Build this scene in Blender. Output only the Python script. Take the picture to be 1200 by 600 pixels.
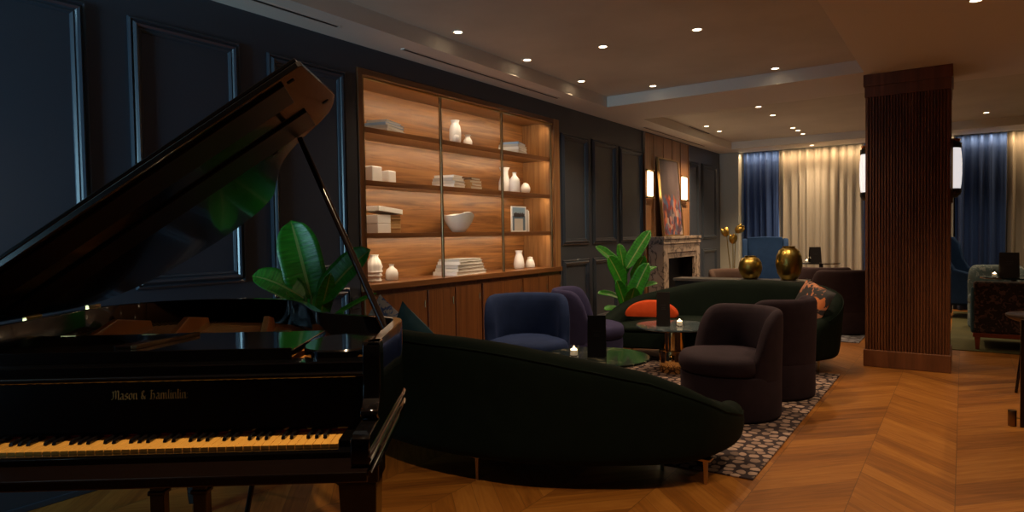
import bpy, bmesh, math, random
from mathutils import Vector, Matrix
random.seed(7)
PI = math.pi
sc = bpy.context.scene
for o in list(bpy.data.objects):
    bpy.data.objects.remove(o)

# ------------------------------------------------------------------ camera
cam = bpy.data.cameras.new('camera'); cam_o = bpy.data.objects.new('camera', cam); sc.collection.objects.link(cam_o)
cam.sensor_width = 36.0; cam.lens = 768.97 / 1200 * 36.0; cam.clip_start = 0.02
RT = Vector((0.82408679, 0.56623794, -0.01598609)); DN = Vector((0.00521, -0.03579611, -0.99934553)); FW = Vector((-0.5664396, 0.82346416, -0.0324492))
mw = Matrix.Identity(4)
for i in range(3):
    mw[i][0] = RT[i]; mw[i][1] = -DN[i]; mw[i][2] = -FW[i]
mw.translation = Vector((0, 0, 1.3))
cam_o.matrix_world = mw
sc.camera = cam_o

# ------------------------------------------------------------------ world, view
w = bpy.data.worlds.new('world'); sc.world = w; w.use_nodes = True
w.node_tree.nodes['Background'].inputs[0].default_value = (0.10, 0.22, 0.36, 1)
w.node_tree.nodes['Background'].inputs[1].default_value = 0.35
sc.view_settings.view_transform = 'Standard'; sc.view_settings.look = 'None'
sc.view_settings.gamma = 1.0; sc.view_settings.use_curve_mapping = False
sc.view_settings.exposure = 0.15
WARM = (1.0, 0.66, 0.36); WARMER = (1.0, 0.70, 0.42)
SPOT_W = 92.0          # each downlight
LED_W = 6.0            # each bookcase strip
COVE_W = 19.0          # light cove above the curtains
WINDOW_W = 34.0        # dusk through the window behind the viewer

def area_light(name, loc, rot, sx, sy, power, col, spread=PI):
    l = bpy.data.lights.new(name, 'AREA'); l.shape = 'RECTANGLE'; l.size = sx; l.size_y = sy
    l.energy = power; l.color = col; l.spread = spread
    o = bpy.data.objects.new(name, l); sc.collection.objects.link(o); o.location = loc; o.rotation_euler = rot
    return o
# dusk light falling in through the window behind the viewer
area_light('dusk_light', (-3.05, -2.12, 1.55), (PI/2, 0, math.radians(24)), 1.0, 1.5, WINDOW_W, (0.42, 0.78, 1.0), math.radians(84))
# dusk behind the sheer curtains of the back windows
area_light('back_dusk_light', (-1.9, 13.15, 1.4), (-PI/2, 0, 0), 2.6, 2.2, 14.0, (0.45, 0.65, 1.0))
# light cove in the curtain pocket
area_light('cove_light', (-1.75, 12.38, 2.70), (math.radians(22), 0, 0), 3.3, 0.05, COVE_W, WARM)
area_light('cove_light', (1.4, 12.38, 2.70), (math.radians(22), 0, 0), 2.8, 0.05, COVE_W*0.8, WARM)

# ------------------------------------------------------------------ mesh helpers
class G:
    def __init__(s): s.bm = bmesh.new()
    def box(s, x0, x1, y0, y1, z0, z1):
        v = [s.bm.verts.new((x, y, z)) for z in (z0, z1) for y in (y0, y1) for x in (x0, x1)]
        for f in ((0,2,3,1),(4,5,7,6),(0,1,5,4),(2,6,7,3),(0,4,6,2),(1,3,7,5)): s.bm.faces.new([v[i] for i in f])
        return s
    def xbox(s, o, ex, ey, ez):
        o, ex, ey, ez = map(Vector, (o, ex, ey, ez))
        v = [s.bm.verts.new(o + ex*a + ey*b + ez*c) for c in (0,1) for b in (0,1) for a in (0,1)]
        for f in ((0,2,3,1),(4,5,7,6),(0,1,5,4),(2,6,7,3),(0,4,6,2),(1,3,7,5)): s.bm.faces.new([v[i] for i in f])
        return s
    def prism(s, pts, z0, z1, fn=None):
        fn = fn or (lambda a, b, c: (a, b, c))
        lo = [s.bm.verts.new(fn(p[0], p[1], z0)) for p in pts]; hi = [s.bm.verts.new(fn(p[0], p[1], z1)) for p in pts]
        n = len(pts); s.bm.faces.new(lo[::-1]); s.bm.faces.new(hi)
        for i in range(n): s.bm.faces.new((lo[i], lo[(i+1)%n], hi[(i+1)%n], hi[i]))
        return s
    def loft(s, rings, closed=True, caps=True, loop=False):
        V = [[s.bm.verts.new(p) for p in r] for r in rings]; m = len(V[0])
        rr = range(len(V) if loop else len(V)-1)
        for i in rr:
            a, b = V[i], V[(i+1) % len(V)]
            for j in range(m if closed else m-1):
                k = (j+1) % m
                s.bm.faces.new((a[j], a[k], b[k], b[j]))
        if caps and closed and not loop:
            s.bm.faces.new(V[0][::-1]); s.bm.faces.new(V[-1])
        return s
    def lathe(s, prof, c=(0,0,0), n=32):
        rings = []
        for r, z in prof:
            rings.append([(c[0]+max(r,1e-4)*math.cos(2*PI*k/n), c[1]+max(r,1e-4)*math.sin(2*PI*k/n), c[2]+z) for k in range(n)])
        return s.loft(rings)
    def tube(s, pts, r, n=8):
        pts = [Vector(p) for p in pts]; rings = []
        up = None
        for i, p in enumerate(pts):
            t = (pts[min(i+1, len(pts)-1)] - pts[max(i-1, 0)]).normalized()
            if up is None:
                up = Vector((0,0,1)) if abs(t.z) < 0.9 else Vector((1,0,0))
            a = t.cross(up).normalized(); up = a.cross(t).normalized()
            rad = r[i] if isinstance(r, (list, tuple)) else r
            rings.append([p + (a*math.cos(2*PI*k/n) + up*math.sin(2*PI*k/n))*rad for k in range(n)])
        return s.loft(rings)
    def build(s, name, mat, parent=None, smooth=None, bevel=0, seg=2, loc=None, subsurf=0, rot=None):
        bmesh.ops.recalc_face_normals(s.bm, faces=s.bm.faces)
        me = bpy.data.meshes.new(name); s.bm.to_mesh(me); s.bm.free()
        me.materials.append(mat)
        if smooth is not None:
            for p in me.polygons: p.use_smooth = True
            me.set_sharp_from_angle(angle=math.radians(smooth))
        o = bpy.data.objects.new(name, me); sc.collection.objects.link(o)
        if parent: o.parent = parent
        if loc: o.location = loc
        if rot: o.rotation_euler = rot
        if bevel:
            m = o.modifiers.new('bevel', 'BEVEL'); m.width = bevel; m.segments = seg; m.limit_method = 'ANGLE'; m.angle_limit = math.radians(40)
        if subsurf:
            m = o.modifiers.new('sub', 'SUBSURF'); m.levels = subsurf; m.render_levels = subsurf
        return o

def thing(name, label, cat, loc=(0,0,0), rz=0.0, group=None):
    o = bpy.data.objects.new(name, None); sc.collection.objects.link(o); o.empty_display_size = 0.1
    o.location = loc; o.rotation_euler = (0, 0, rz); return tag(o, label, cat, group)
def tag(o, label, cat, group=None):
    o['label'] = label; o['category'] = cat
    if group: o['group'] = group
    return o
def struct(o): o['kind'] = 'structure'; return o
def dup(root, loc, rz, label, group=None):
    r = root.copy(); sc.collection.objects.link(r); r.location = loc; r.rotation_euler = (0, 0, rz); r['label'] = label
    if group: r['group'] = group
    for ch in list(root.children):
        c = ch.copy(); sc.collection.objects.link(c); c.parent = r
        for g in list(ch.children):
            d = g.copy(); sc.collection.objects.link(d); d.parent = c
    return r
def catmull(P, n=6, closed=False):
    out = []; m = len(P)
    for i in range(m if closed else m-1):
        g = (lambda k: P[k % m]) if closed else (lambda k: P[max(0, min(m-1, k))])
        p0, p1, p2, p3 = g(i-1), g(i), g(i+1), g(i+2)
        for j in range(n):
            t = j/n
            out.append(tuple(0.5*((2*b) + (c-a)*t + (2*a-5*b+4*c-d)*t*t + (3*b-a-3*c+d)*t**3) for a, b, c, d in zip(p0, p1, p2, p3)))
    if not closed: out.append(tuple(P[-1]))
    return out
def lerp(T, x):
    if x <= T[0][0]: return T[0][1]
    for (a, b), (c, d) in zip(T, T[1:]):
        if x <= c:
            t = (x-a)/(c-a); t = t*t*(3-2*t) if False else t
            return b + (d-b)*t
    return T[-1][1]
def offset2d(P, d, closed=True):
    out = []; n = len(P)
    for i in range(n):
        a = Vector(P[i-1] if (closed or i > 0) else P[i]); b = Vector(P[(i+1) % n] if (closed or i < n-1) else P[i])
        t = (b-a).normalized(); out.append((P[i][0] - t.y*d, P[i][1] + t.x*d))
    return out

# ------------------------------------------------------------------ materials
def mat(name, col, rough=0.5, metal=0.0, coat=0.0, sheen=0.0, sheen_col=None, spec=0.5, emit=None, estr=0.0, trans=0.0):
    m = bpy.data.materials.new(name); m.use_nodes = True; b = m.node_tree.nodes['Principled BSDF']
    b.inputs['Base Color'].default_value = (*col, 1); b.inputs['Roughness'].default_value = rough; b.inputs['Metallic'].default_value = metal
    b.inputs['Coat Weight'].default_value = coat; b.inputs['Coat Roughness'].default_value = 0.05
    b.inputs['Sheen Weight'].default_value = sheen; b.inputs['Specular IOR Level'].default_value = spec
    if sheen_col: b.inputs['Sheen Tint'].default_value = (*sheen_col, 1)
    b.inputs['Sheen Roughness'].default_value = 0.4
    if emit: b.inputs['Emission Color'].default_value = (*emit, 1); b.inputs['Emission Strength'].default_value = estr
    b.inputs['Transmission Weight'].default_value = trans
    return m
def nd(m, t, **kw):
    n = m.node_tree.nodes.new(t)
    for k, v in kw.items(): setattr(n, k, v)
    return n
def lk(m, a, b): m.node_tree.links.new(a, b)
def bsdf(m): return m.node_tree.nodes['Principled BSDF']
def coords(m, scale, rot=(0,0,0), kind='Object'):
    tc = nd(m, 'ShaderNodeTexCoord'); mp = nd(m, 'ShaderNodeMapping'); mp.inputs['Scale'].default_value = scale; mp.inputs['Rotation'].default_value = rot
    lk(m, tc.outputs[kind], mp.inputs['Vector']); return mp.outputs['Vector']
def ramp(m, fac, stops):
    r = nd(m, 'ShaderNodeValToRGB'); e = r.color_ramp.elements
    while len(e) < len(stops): e.new(0.5)
    for i, (p, c) in enumerate(stops): e[i].position = p; e[i].color = (*c, 1)
    lk(m, fac, r.inputs['Fac']); return r.outputs['Color']
def noise(m, vec, scale=1.0, detail=4.0, rough=0.55, dist=0.0):
    n = nd(m, 'ShaderNodeTexNoise'); n.inputs['Scale'].default_value = scale; n.inputs['Detail'].default_value = detail
    n.inputs['Roughness'].default_value = rough; n.inputs['Distortion'].default_value = dist
    lk(m, vec, n.inputs['Vector']); return n.outputs['Fac']
def bump(m, h, strength=0.2, dist=0.01):
    b = nd(m, 'ShaderNodeBump'); b.inputs['Strength'].default_value = strength; b.inputs['Distance'].default_value = dist
    lk(m, h, b.inputs['Height']); lk(m, b.outputs['Normal'], bsdf(m).inputs['Normal'])
def wood(name, c0, c1, scale, rough=0.35, coat=0.0, dist=1.2):
    m = mat(name, c1, rough, coat=coat)
    f = noise(m, coords(m, scale), 1.0, 7.0, 0.62, dist)
    mid = tuple((a+b)/2 for a, b in zip(c0, c1))
    lk(m, ramp(m, f, [(0.33, c0), (0.5, mid), (0.66, c1)]), bsdf(m).inputs['Base Color'])
    bump(m, f, 0.08, 0.004)
    return m
def mottled(name, c0, c1, scale, rough=0.6, sheen=0.0, bmp=0.0, sheen_col=None):
    m = mat(name, c0, rough, sheen=sheen, sheen_col=sheen_col, spec=0.08 if sheen else 0.5)
    f = noise(m, coords(m, (scale,)*3), 1.0, 4.0)
    lk(m, ramp(m, f, [(0.3, c0), (0.7, c1)]), bsdf(m).inputs['Base Color'])
    if bmp: bump(m, f, bmp, 0.005)
    return m

M = {}
M['wall'] = mottled('navy_paint', (0.0430, 0.0520, 0.0720), (0.0480, 0.0585, 0.0810), 0.7, 0.45)
M['trim'] = mat('navy_gloss_paint', (0.0400, 0.0510, 0.0700), 0.30, coat=0.3)
M['grey_wall'] = mottled('grey_plaster', (0.42, 0.43, 0.38), (0.47, 0.48, 0.42), 0.8, 0.7)
M['ceil'] = mottled('warm_plaster', (0.56, 0.545, 0.48), (0.68, 0.66, 0.585), 1.3, 0.65, bmp=0.05)
M['soffit'] = mottled('soffit_paint', (0.74, 0.72, 0.66), (0.77, 0.75, 0.69), 0.5, 0.7)
M['oak'] = wood('oak_veneer', (0.125, 0.045, 0.011), (0.40, 0.178, 0.054), (3.0, 0.9, 18.0), 0.38)
M['oak_v'] = wood('oak_veneer_upright', (0.20, 0.085, 0.028), (0.40, 0.20, 0.075), (16.0, 16.0, 0.8), 0.38)
M['walnut'] = wood('walnut', (0.13, 0.048, 0.016), (0.24, 0.098, 0.032), (8.0, 0.9, 14.0), 0.35, coat=0.15)
M['walnut_v'] = wood('walnut_upright', (0.11, 0.038, 0.012), (0.225, 0.085, 0.026), (9.0, 22.0, 0.7), 0.35, coat=0.15)
M['mahog'] = wood('mahogany_reeds', (0.090, 0.032, 0.013), (0.215, 0.080, 0.032), (7.0, 7.0, 0.35), 0.42)
M['firewood'] = wood('fire_wall_walnut', (0.24, 0.115, 0.052), (0.42, 0.22, 0.105), (14.0, 14.0, 0.7), 0.4)
M['brass'] = mat('aged_brass', (0.46, 0.30, 0.12), 0.28, 1.0)
M['dkbrass'] = mat('dark_bronze', (0.26, 0.17, 0.085), 0.33, 1.0)
M['gold'] = mat('polished_gold', (0.80, 0.52, 0.20), 0.10, 1.0)
M['gold_dim'] = mat('brushed_gold', (0.42, 0.30, 0.075), 0.33, 1.0)
M['black'] = mat('black_lacquer', (0.0035, 0.0032, 0.0034), 0.10, coat=0.8)
M['lid'] = mat('lid_lacquer', (0.0035, 0.0032, 0.0034), 0.17, coat=0.4, spec=1.0)
M['blacksat'] = mat('black_satin', (0.0035, 0.0032, 0.0034), 0.42)
M['case_brown'] = mat('ebonised_wood', (0.008, 0.0045, 0.0035), 0.16)
M['menu'] = mat('black_card', (0.010, 0.009, 0.010), 0.35)
M['white'] = mottled('white_ceramic', (0.84, 0.86, 0.90), (0.88, 0.90, 0.94), 6, 0.25)
M['paper'] = mat('white_pages', (0.62, 0.60, 0.56), 0.8)
M['ivory'] = mat('ivory_keys', (0.85, 0.45, 0.09), 0.25)
M['ebony'] = mat('ebony_keys', (0.006, 0.005, 0.005), 0.2, coat=0.3)
M['redfelt'] = mat('red_felt', (0.22, 0.012, 0.010), 0.95)
M['plate'] = mottled('gold_cast_iron', (0.62, 0.25, 0.05), (0.70, 0.31, 0.07), 5, 0.40)
M['soundboard'] = wood('spruce_soundboard', (0.28, 0.12, 0.035), (0.38, 0.18, 0.055), (3, 18, 3), 0.4)
M['letter'] = mat('gold_leaf', (0.40, 0.28, 0.08), 0.5, 0.4)
M['glass'] = mat('glass', (0.95, 0.97, 0.97), 0.02, trans=1.0)
M['emit_warm'] = mat('lit_diffuser', (0.9, 0.8, 0.6), 0.5, emit=(1.0, 0.75, 0.48), estr=9.0)
M['emit_led'] = mat('led_strip_lit', (0.9, 0.8, 0.6), 0.5, emit=(1.0, 0.70, 0.38), estr=2.5)
M['emit_sconce'] = mat('lit_alabaster', (0.9, 0.85, 0.7), 0.5, emit=(1.0, 0.78, 0.48), estr=6.5)
M['emit_lantern'] = mat('lit_opal_glass', (0.85, 0.85, 0.85), 0.3, emit=(1.0, 0.97, 0.97), estr=0.62)
M['flame'] = mat('flame', (1, 0.8, 0.5), 0.5, emit=(1.0, 0.82, 0.55), estr=5.0)
M['wax'] = mat('wax', (0.8, 0.72, 0.6), 0.5, emit=(1.0, 0.8, 0.5), estr=0.12)  # glow of the flame is put into the wax as faint emission
M['slot'] = mat('dark_slot', (0.006, 0.005, 0.005), 0.6)
M['green_velvet'] = mottled('green_velvet', (0.0028, 0.0068, 0.0050), (0.0042, 0.0094, 0.0068), 9, 0.75, sheen=0.012, sheen_col=(0.35, 0.55, 0.38))
M['mauve'] = mottled('mauve_velvet', (0.023, 0.016, 0.022), (0.029, 0.020, 0.028), 10, 0.8, sheen=0.03, sheen_col=(0.75, 0.6, 0.75))
M['bluevel'] = mottled('blue_velvet', (0.010, 0.020, 0.064), (0.014, 0.027, 0.084), 10, 0.8, sheen=0.06, sheen_col=(0.3, 0.4, 1.0))
M['violet'] = mottled('violet_velvet', (0.024, 0.022, 0.060), (0.031, 0.029, 0.075), 10, 0.8, sheen=0.05, sheen_col=(0.45, 0.45, 1.0))
M['wingblue'] = mottled('peacock_fabric', (0.009, 0.025, 0.070), (0.012, 0.033, 0.090), 12, 0.8, sheen=0.04, sheen_col=(0.4, 0.7, 1.0))
M['brownvel'] = mottled('brown_velvet', (0.050, 0.030, 0.024), (0.062, 0.038, 0.030), 10, 0.8, sheen=0.03)
M['plum'] = mottled('plum_velvet', (0.030, 0.018, 0.020), (0.038, 0.023, 0.026), 10, 0.8, sheen=0.02)
M['orange'] = mottled('orange_velvet', (0.42, 0.050, 0.012), (0.50, 0.064, 0.016), 12, 0.7, sheen=0.02)
M['teal'] = mottled('teal_fabric', (0.012, 0.055, 0.085), (0.02, 0.08, 0.12), 14, 0.8)
M['redwood'] = mat('red_stained_wood', (0.20, 0.040, 0.012), 0.35)
M['pot'] = mottled('dark_planter', (0.02, 0.02, 0.022), (0.03, 0.03, 0.032), 8, 0.5)
M['soil'] = mottled('soil', (0.015, 0.010, 0.007), (0.03, 0.02, 0.014), 40, 0.95)
M['stem'] = mat('leaf_stalk', (0.05, 0.13, 0.025), 0.45)

def leaf_mat():
    m = mat('banana_leaf', (0.02, 0.10, 0.015), 0.36)
    tc = nd(m, 'ShaderNodeTexCoord'); uv = nd(m, 'ShaderNodeSeparateXYZ'); lk(m, tc.outputs['UV'], uv.inputs[0])
    wv = nd(m, 'ShaderNodeTexNoise'); wv.inputs['Scale'].default_value = 1.0; wv.inputs['Detail'].default_value = 3
    mp = nd(m, 'ShaderNodeMapping'); mp.inputs['Scale'].default_value = (1.5, 26, 1); lk(m, tc.outputs['UV'], mp.inputs[0]); lk(m, mp.outputs[0], wv.inputs['Vector'])
    c = ramp(m, wv.outputs['Fac'], [(0.3, (0.006, 0.085, 0.005)), (0.7, (0.026, 0.230, 0.013))])
    ab = nd(m, 'ShaderNodeMath', operation='ABSOLUTE'); sb = nd(m, 'ShaderNodeMath', operation='SUBTRACT'); sb.inputs[1].default_value = 0.5
    lk(m, uv.outputs['X'], sb.inputs[0]); lk(m, sb.outputs[0], ab.inputs[0])
    lt = nd(m, 'ShaderNodeMath', operation='LESS_THAN'); lt.inputs[1].default_value = 0.035; lk(m, ab.outputs[0], lt.inputs[0])
    mx = nd(m, 'ShaderNodeMix', data_type='RGBA'); lk(m, lt.outputs[0], mx.inputs['Factor']); lk(m, c, mx.inputs['A']); mx.inputs['B'].default_value = (0.16, 0.24, 0.05, 1)
    lk(m, mx.outputs['Result'], bsdf(m).inputs['Base Color']); bump(m, wv.outputs['Fac'], 0.35, 0.01)
    return m
M['leaf'] = leaf_mat()

def marble(name, base, vein, scale, rough, width=0.06):
    m = mat(name, base, rough, coat=0.2)
    v = coords(m, (scale,)*3)
    n = nd(m, 'ShaderNodeTexNoise'); n.inputs['Scale'].default_value = 1.0; n.inputs['Detail'].default_value = 6; n.inputs['Distortion'].default_value = 1.6
    lk(m, v, n.inputs['Vector'])
    sb = nd(m, 'ShaderNodeMath', operation='SUBTRACT'); sb.inputs[1].default_value = 0.5; lk(m, n.outputs['Fac'], sb.inputs[0])
    ab = nd(m, 'ShaderNodeMath', operation='ABSOLUTE'); lk(m, sb.outputs[0], ab.inputs[0])
    n2 = noise(m, coords(m, (scale*0.6,)*3), 1.0, 3)
    b2 = tuple(min(1, c*1.5) for c in base)
    c = ramp(m, n2, [(0.35, base), (0.7, b2)])
    f = ramp(m, ab.outputs[0], [(0.0, (1,1,1)), (width, (0,0,0))])
    mx = nd(m, 'ShaderNodeMix', data_type='RGBA'); lk(m, f, mx.inputs['Factor']); lk(m, c, mx.inputs['A']); mx.inputs['B'].default_value = (*vein, 1)
    lk(m, mx.outputs['Result'], bsdf(m).inputs['Base Color']); return m
M['marble_fp'] = marble('brown_veined_marble', (0.30, 0.235, 0.185), (0.055, 0.040, 0.034), 3.2, 0.3, 0.045)
M['marble_dk'] = marble('black_green_marble', (0.010, 0.016, 0.015), (0.20, 0.19, 0.13), 1.9, 0.10, 0.012)
M['marble_lt'] = marble('smoky_blue_marble', (0.030, 0.045, 0.055), (0.10, 0.12, 0.13), 2.2, 0.12, 0.05)

def cells(name, dark, light, light2, scale, thr, rough=0.95, rand=1.0):
    m = mat(name, dark, rough)
    v = coords(m, (scale,)*3)
    a = nd(m, 'ShaderNodeTexVoronoi', feature='DISTANCE_TO_EDGE', voronoi_dimensions='2D'); b = nd(m, 'ShaderNodeTexVoronoi', feature='F1', voronoi_dimensions='2D')
    for t in (a, b): t.inputs['Scale'].default_value = 1.0; t.inputs['Randomness'].default_value = rand; lk(m, v, t.inputs['Vector'])
    nz = nd(m, 'ShaderNodeMath', operation='MULTIPLY_ADD'); nz.inputs[1].default_value = 0.30; lk(m, noise(m, v, 2.3, 2), nz.inputs[0]); lk(m, b.outputs['Distance'], nz.inputs[2])
    dd = nd(m, 'ShaderNodeMath', operation='MULTIPLY_ADD'); dd.inputs[1].default_value = -0.9; lk(m, a.outputs['Distance'], dd.inputs[0]); lk(m, nz.outputs[0], dd.inputs[2])
    f = ramp(m, dd.outputs[0], [(thr, (1,1,1)), (thr+0.05, (0,0,0))])
    c = nd(m, 'ShaderNodeSeparateColor'); lk(m, b.outputs['Color'], c.inputs[0])
    lc = ramp(m, c.outputs[0], [(0.0, light), (0.75, light2), (1.0, tuple(x*0.5 for x in light2))])
    mx = nd(m, 'ShaderNodeMix', data_type='RGBA'); lk(m, f, mx.inputs['Factor']); mx.inputs['A'].default_value = (*dark, 1); lk(m, lc, mx.inputs['B'])
    lk(m, mx.outputs['Result'], bsdf(m).inputs['Base Color']); bump(m, a.outputs['Distance'], 0.3, 0.01)
    return m
M['rug'] = cells('pebble_rug', (0.026, 0.014, 0.018), (0.40, 0.28, 0.22), (0.24, 0.16, 0.13), 15.0, 0.40, rand=0.85)
M['rug2'] = cells('grey_rug', (0.05, 0.045, 0.055), (0.22, 0.21, 0.23), (0.14, 0.13, 0.15), 11.0, 0.40)
M['rug3'] = mottled('olive_rug', (0.050, 0.050, 0.014), (0.085, 0.078, 0.024), 2.5, 0.95)

def floral(name, dark, cols, scale, thr=0.53):
    m = mat(name, dark, 0.75)
    v = coords(m, (scale,)*3)
    n = nd(m, 'ShaderNodeTexNoise'); n.inputs['Scale'].default_value = 1.0; n.inputs['Detail'].default_value = 2.5; n.inputs['Distortion'].default_value = 1.0; lk(m, v, n.inputs['Vector'])
    vo = nd(m, 'ShaderNodeTexVoronoi', feature='F1'); vo.inputs['Scale'].default_value = 0.8; lk(m, v, vo.inputs['Vector'])
    s = nd(m, 'ShaderNodeSeparateColor'); lk(m, vo.outputs['Color'], s.inputs[0])
    c = ramp(m, s.outputs[0], [(0.0, cols[0]), (0.5, cols[1]), (1.0, cols[2])])
    f = ramp(m, n.outputs['Fac'], [(thr, (0,0,0)), (thr+0.04, (1,1,1))])
    mx = nd(m, 'ShaderNodeMix', data_type='RGBA'); lk(m, f, mx.inputs['Factor']); mx.inputs['A'].default_value = (*dark, 1); lk(m, c, mx.inputs['B'])
    lk(m, mx.outputs['Result'], bsdf(m).inputs['Base Color']); return m
M['floral'] = floral('floral_fabric', (0.010, 0.008, 0.012), [(0.48, 0.13, 0.025), (0.34, 0.15, 0.09), (0.60, 0.18, 0.04)], 12, 0.49)
M['damask'] = floral('damask_weave', (0.014, 0.008, 0.008), [(0.11, 0.062, 0.05), (0.08, 0.045, 0.04), (0.13, 0.08, 0.065)], 22)
M['bluewhite'] = floral('blue_white_print', (0.45, 0.45, 0.50), [(0.05, 0.10, 0.35), (0.10, 0.18, 0.45), (0.35, 0.08, 0.05)], 25)
M['tealpat'] = floral('grey_teal_print', (0.07, 0.11, 0.12), [(0.26, 0.29, 0.29), (0.16, 0.22, 0.23), (0.03, 0.05, 0.06)], 22)

def painting():
    m = mat('abstract_painting', (0.1, 0.1, 0.1), 0.45)
    tc = nd(m, 'ShaderNodeTexCoord'); s = nd(m, 'ShaderNodeSeparateXYZ'); lk(m, tc.outputs['Object'], s.inputs[0])
    mp = nd(m, 'ShaderNodeMapping'); mp.inputs['Scale'].default_value = (15, 15, 9); lk(m, tc.outputs['Object'], mp.inputs[0])
    vo = nd(m, 'ShaderNodeTexVoronoi', feature='F1'); vo.inputs['Scale'].default_value = 1.2; lk(m, mp.outputs[0], vo.inputs['Vector'])
    sc_ = nd(m, 'ShaderNodeSeparateColor'); lk(m, vo.outputs['Color'], sc_.inputs[0])
    c = ramp(m, sc_.outputs[0], [(0.0, (0.30, 0.035, 0.02)), (0.25, (0.06, 0.02, 0.03)), (0.42, (0.05, 0.10, 0.20)), (0.58, (0.42, 0.09, 0.02)), (0.75, (0.30, 0.26, 0.24)), (0.9, (0.05, 0.03, 0.05))])
    n = noise(m, coords(m, (3, 3, 1.2)), 1.0, 4)
    bg = ramp(m, n, [(0.3, (0.045, 0.032, 0.036)), (0.7, (0.115, 0.085, 0.085))])
    nz = noise(m, coords(m, (7, 7, 5)), 1.0, 3)
    ad = nd(m, 'ShaderNodeMath', operation='MULTIPLY_ADD'); ad.inputs[1].default_value = 0.7; lk(m, nz, ad.inputs[0]); lk(m, s.outputs['Z'], ad.inputs[2])
    f = ramp(m, ad.outputs[0], [(0.86, (1,1,1)), (0.98, (0,0,0))])
    mx = nd(m, 'ShaderNodeMix', data_type='RGBA'); lk(m, f, mx.inputs['Factor']); lk(m, bg, mx.inputs['A']); lk(m, c, mx.inputs['B'])
    lk(m, mx.outputs['Result'], bsdf(m).inputs['Base Color']); return m
M['painting'] = painting()

def chevron():
    """oak chevron: columns 0.42 m wide along Y, planks at 45 degrees mirrored in each column."""
    m = mat('chevron_oak', (0.3, 0.15, 0.05), 0.32)
    W_, PW = 0.42, 0.110
    tc = nd(m, 'ShaderNodeTexCoord'); s = nd(m, 'ShaderNodeSeparateXYZ'); lk(m, tc.outputs['Object'], s.inputs[0])
    def mth(op, a, b=None, c=None):
        n = nd(m, 'ShaderNodeMath', operation=op)
        for i, q in enumerate((a, b, c)):
            if q is None: continue
            if isinstance(q, (int, float)): n.inputs[i].default_value = q
            else: lk(m, q, n.inputs[i])
        return n.outputs[0]
    X, Y = s.outputs['X'], s.outputs['Y']
    c = mth('DIVIDE', mth('ADD', X, 0.445 + 20*W_), W_)
    ci = mth('FLOOR', c); cf = mth('FRACT', c)
    par = mth('MODULO', ci, 2.0)                      # 0/1 alternating
    sg = mth('MULTIPLY_ADD', par, 2.0, -1.0)          # -1 / +1
    lx = mth('MULTIPLY', mth('SUBTRACT', cf, 0.5), W_)
    t = mth('MULTIPLY_ADD', mth('MULTIPLY', lx, sg), -1.0, Y)   # planks: Y +- x const
    p = mth('DIVIDE', mth('ADD', t, 40.0), PW*1.414)
    pi_ = mth('FLOOR', p); pf = mth('FRACT', p)
    along = mth('MULTIPLY_ADD', mth('MULTIPLY', lx, sg), 1.0, Y)
    idv = nd(m, 'ShaderNodeCombineXYZ'); lk(m, ci, idv.inputs[0]); lk(m, pi_, idv.inputs[1])
    wn = nd(m, 'ShaderNodeTexWhiteNoise', noise_dimensions='2D'); lk(m, idv.outputs[0], wn.inputs['Vector'])
    gv = nd(m, 'ShaderNodeCombineXYZ'); lk(m, mth('MULTIPLY', t, 20.0), gv.inputs[0]); lk(m, mth('MULTIPLY', along, 1.6), gv.inputs[1]); lk(m, mth('MULTIPLY', wn.outputs['Value'], 40.0), gv.inputs[2])
    g = noise(m, gv.outputs[0], 1.0, 6, 0.6, 0.9)
    v = mth('ADD', mth('MULTIPLY', g, 0.70), mth('MULTIPLY', wn.outputs['Value'], 0.30))
    col = ramp(m, v, [(0.22, (0.120, 0.038, 0.005)), (0.5, (0.270, 0.098, 0.013)), (0.78, (0.390, 0.162, 0.028))])
    e1 = mth('LESS_THAN', mth('MINIMUM', pf, mth('SUBTRACT', 1.0, pf)), 0.010)
    e2 = mth('LESS_THAN', mth('MINIMUM', cf, mth('SUBTRACT', 1.0, cf)), 0.0045)
    ed = mth('MAXIMUM', e1, e2)
    mx = nd(m, 'ShaderNodeMix', data_type='RGBA'); lk(m, mth('MULTIPLY', ed, 0.75), mx.inputs['Factor']); lk(m, col, mx.inputs['A']); mx.inputs['B'].default_value = (0.07, 0.025, 0.008, 1)
    lk(m, mx.outputs['Result'], bsdf(m).inputs['Base Color'])
    lk(m, ramp(m, g, [(0.2, (0.50,)*3), (0.8, (0.36,)*3)]), bsdf(m).inputs['Roughness'])
    return m
M['floor'] = chevron()

def cloth(name, col, trans=0.0, tcol=None):
    m = mat(name, col, 0.85, sheen=0.05)
    if trans:
        tr = nd(m, 'ShaderNodeBsdfTranslucent'); tr.inputs[0].default_value = (*(tcol or col), 1)
        mx = nd(m, 'ShaderNodeMixShader'); mx.inputs[0].default_value = trans
        lk(m, bsdf(m).outputs[0], mx.inputs[1]); lk(m, tr.outputs[0], mx.inputs[2]); lk(m, mx.outputs[0], m.node_tree.nodes['Material Output'].inputs[0])
    return m
M['curtain_blue'] = cloth('blue_curtain', (0.018, 0.055, 0.190))
M['sheer'] = cloth('cream_sheer', (0.50, 0.45, 0.365), 0.35, (0.5, 0.46, 0.40))

# ------------------------------------------------------------------ the room
XW = -3.74; H = 2.74; HT = 2.86
struct(G().box(XW-0.4, 4.0, -2.2, 13.4, -0.1, 0).build('floor', M['floor']))
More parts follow.
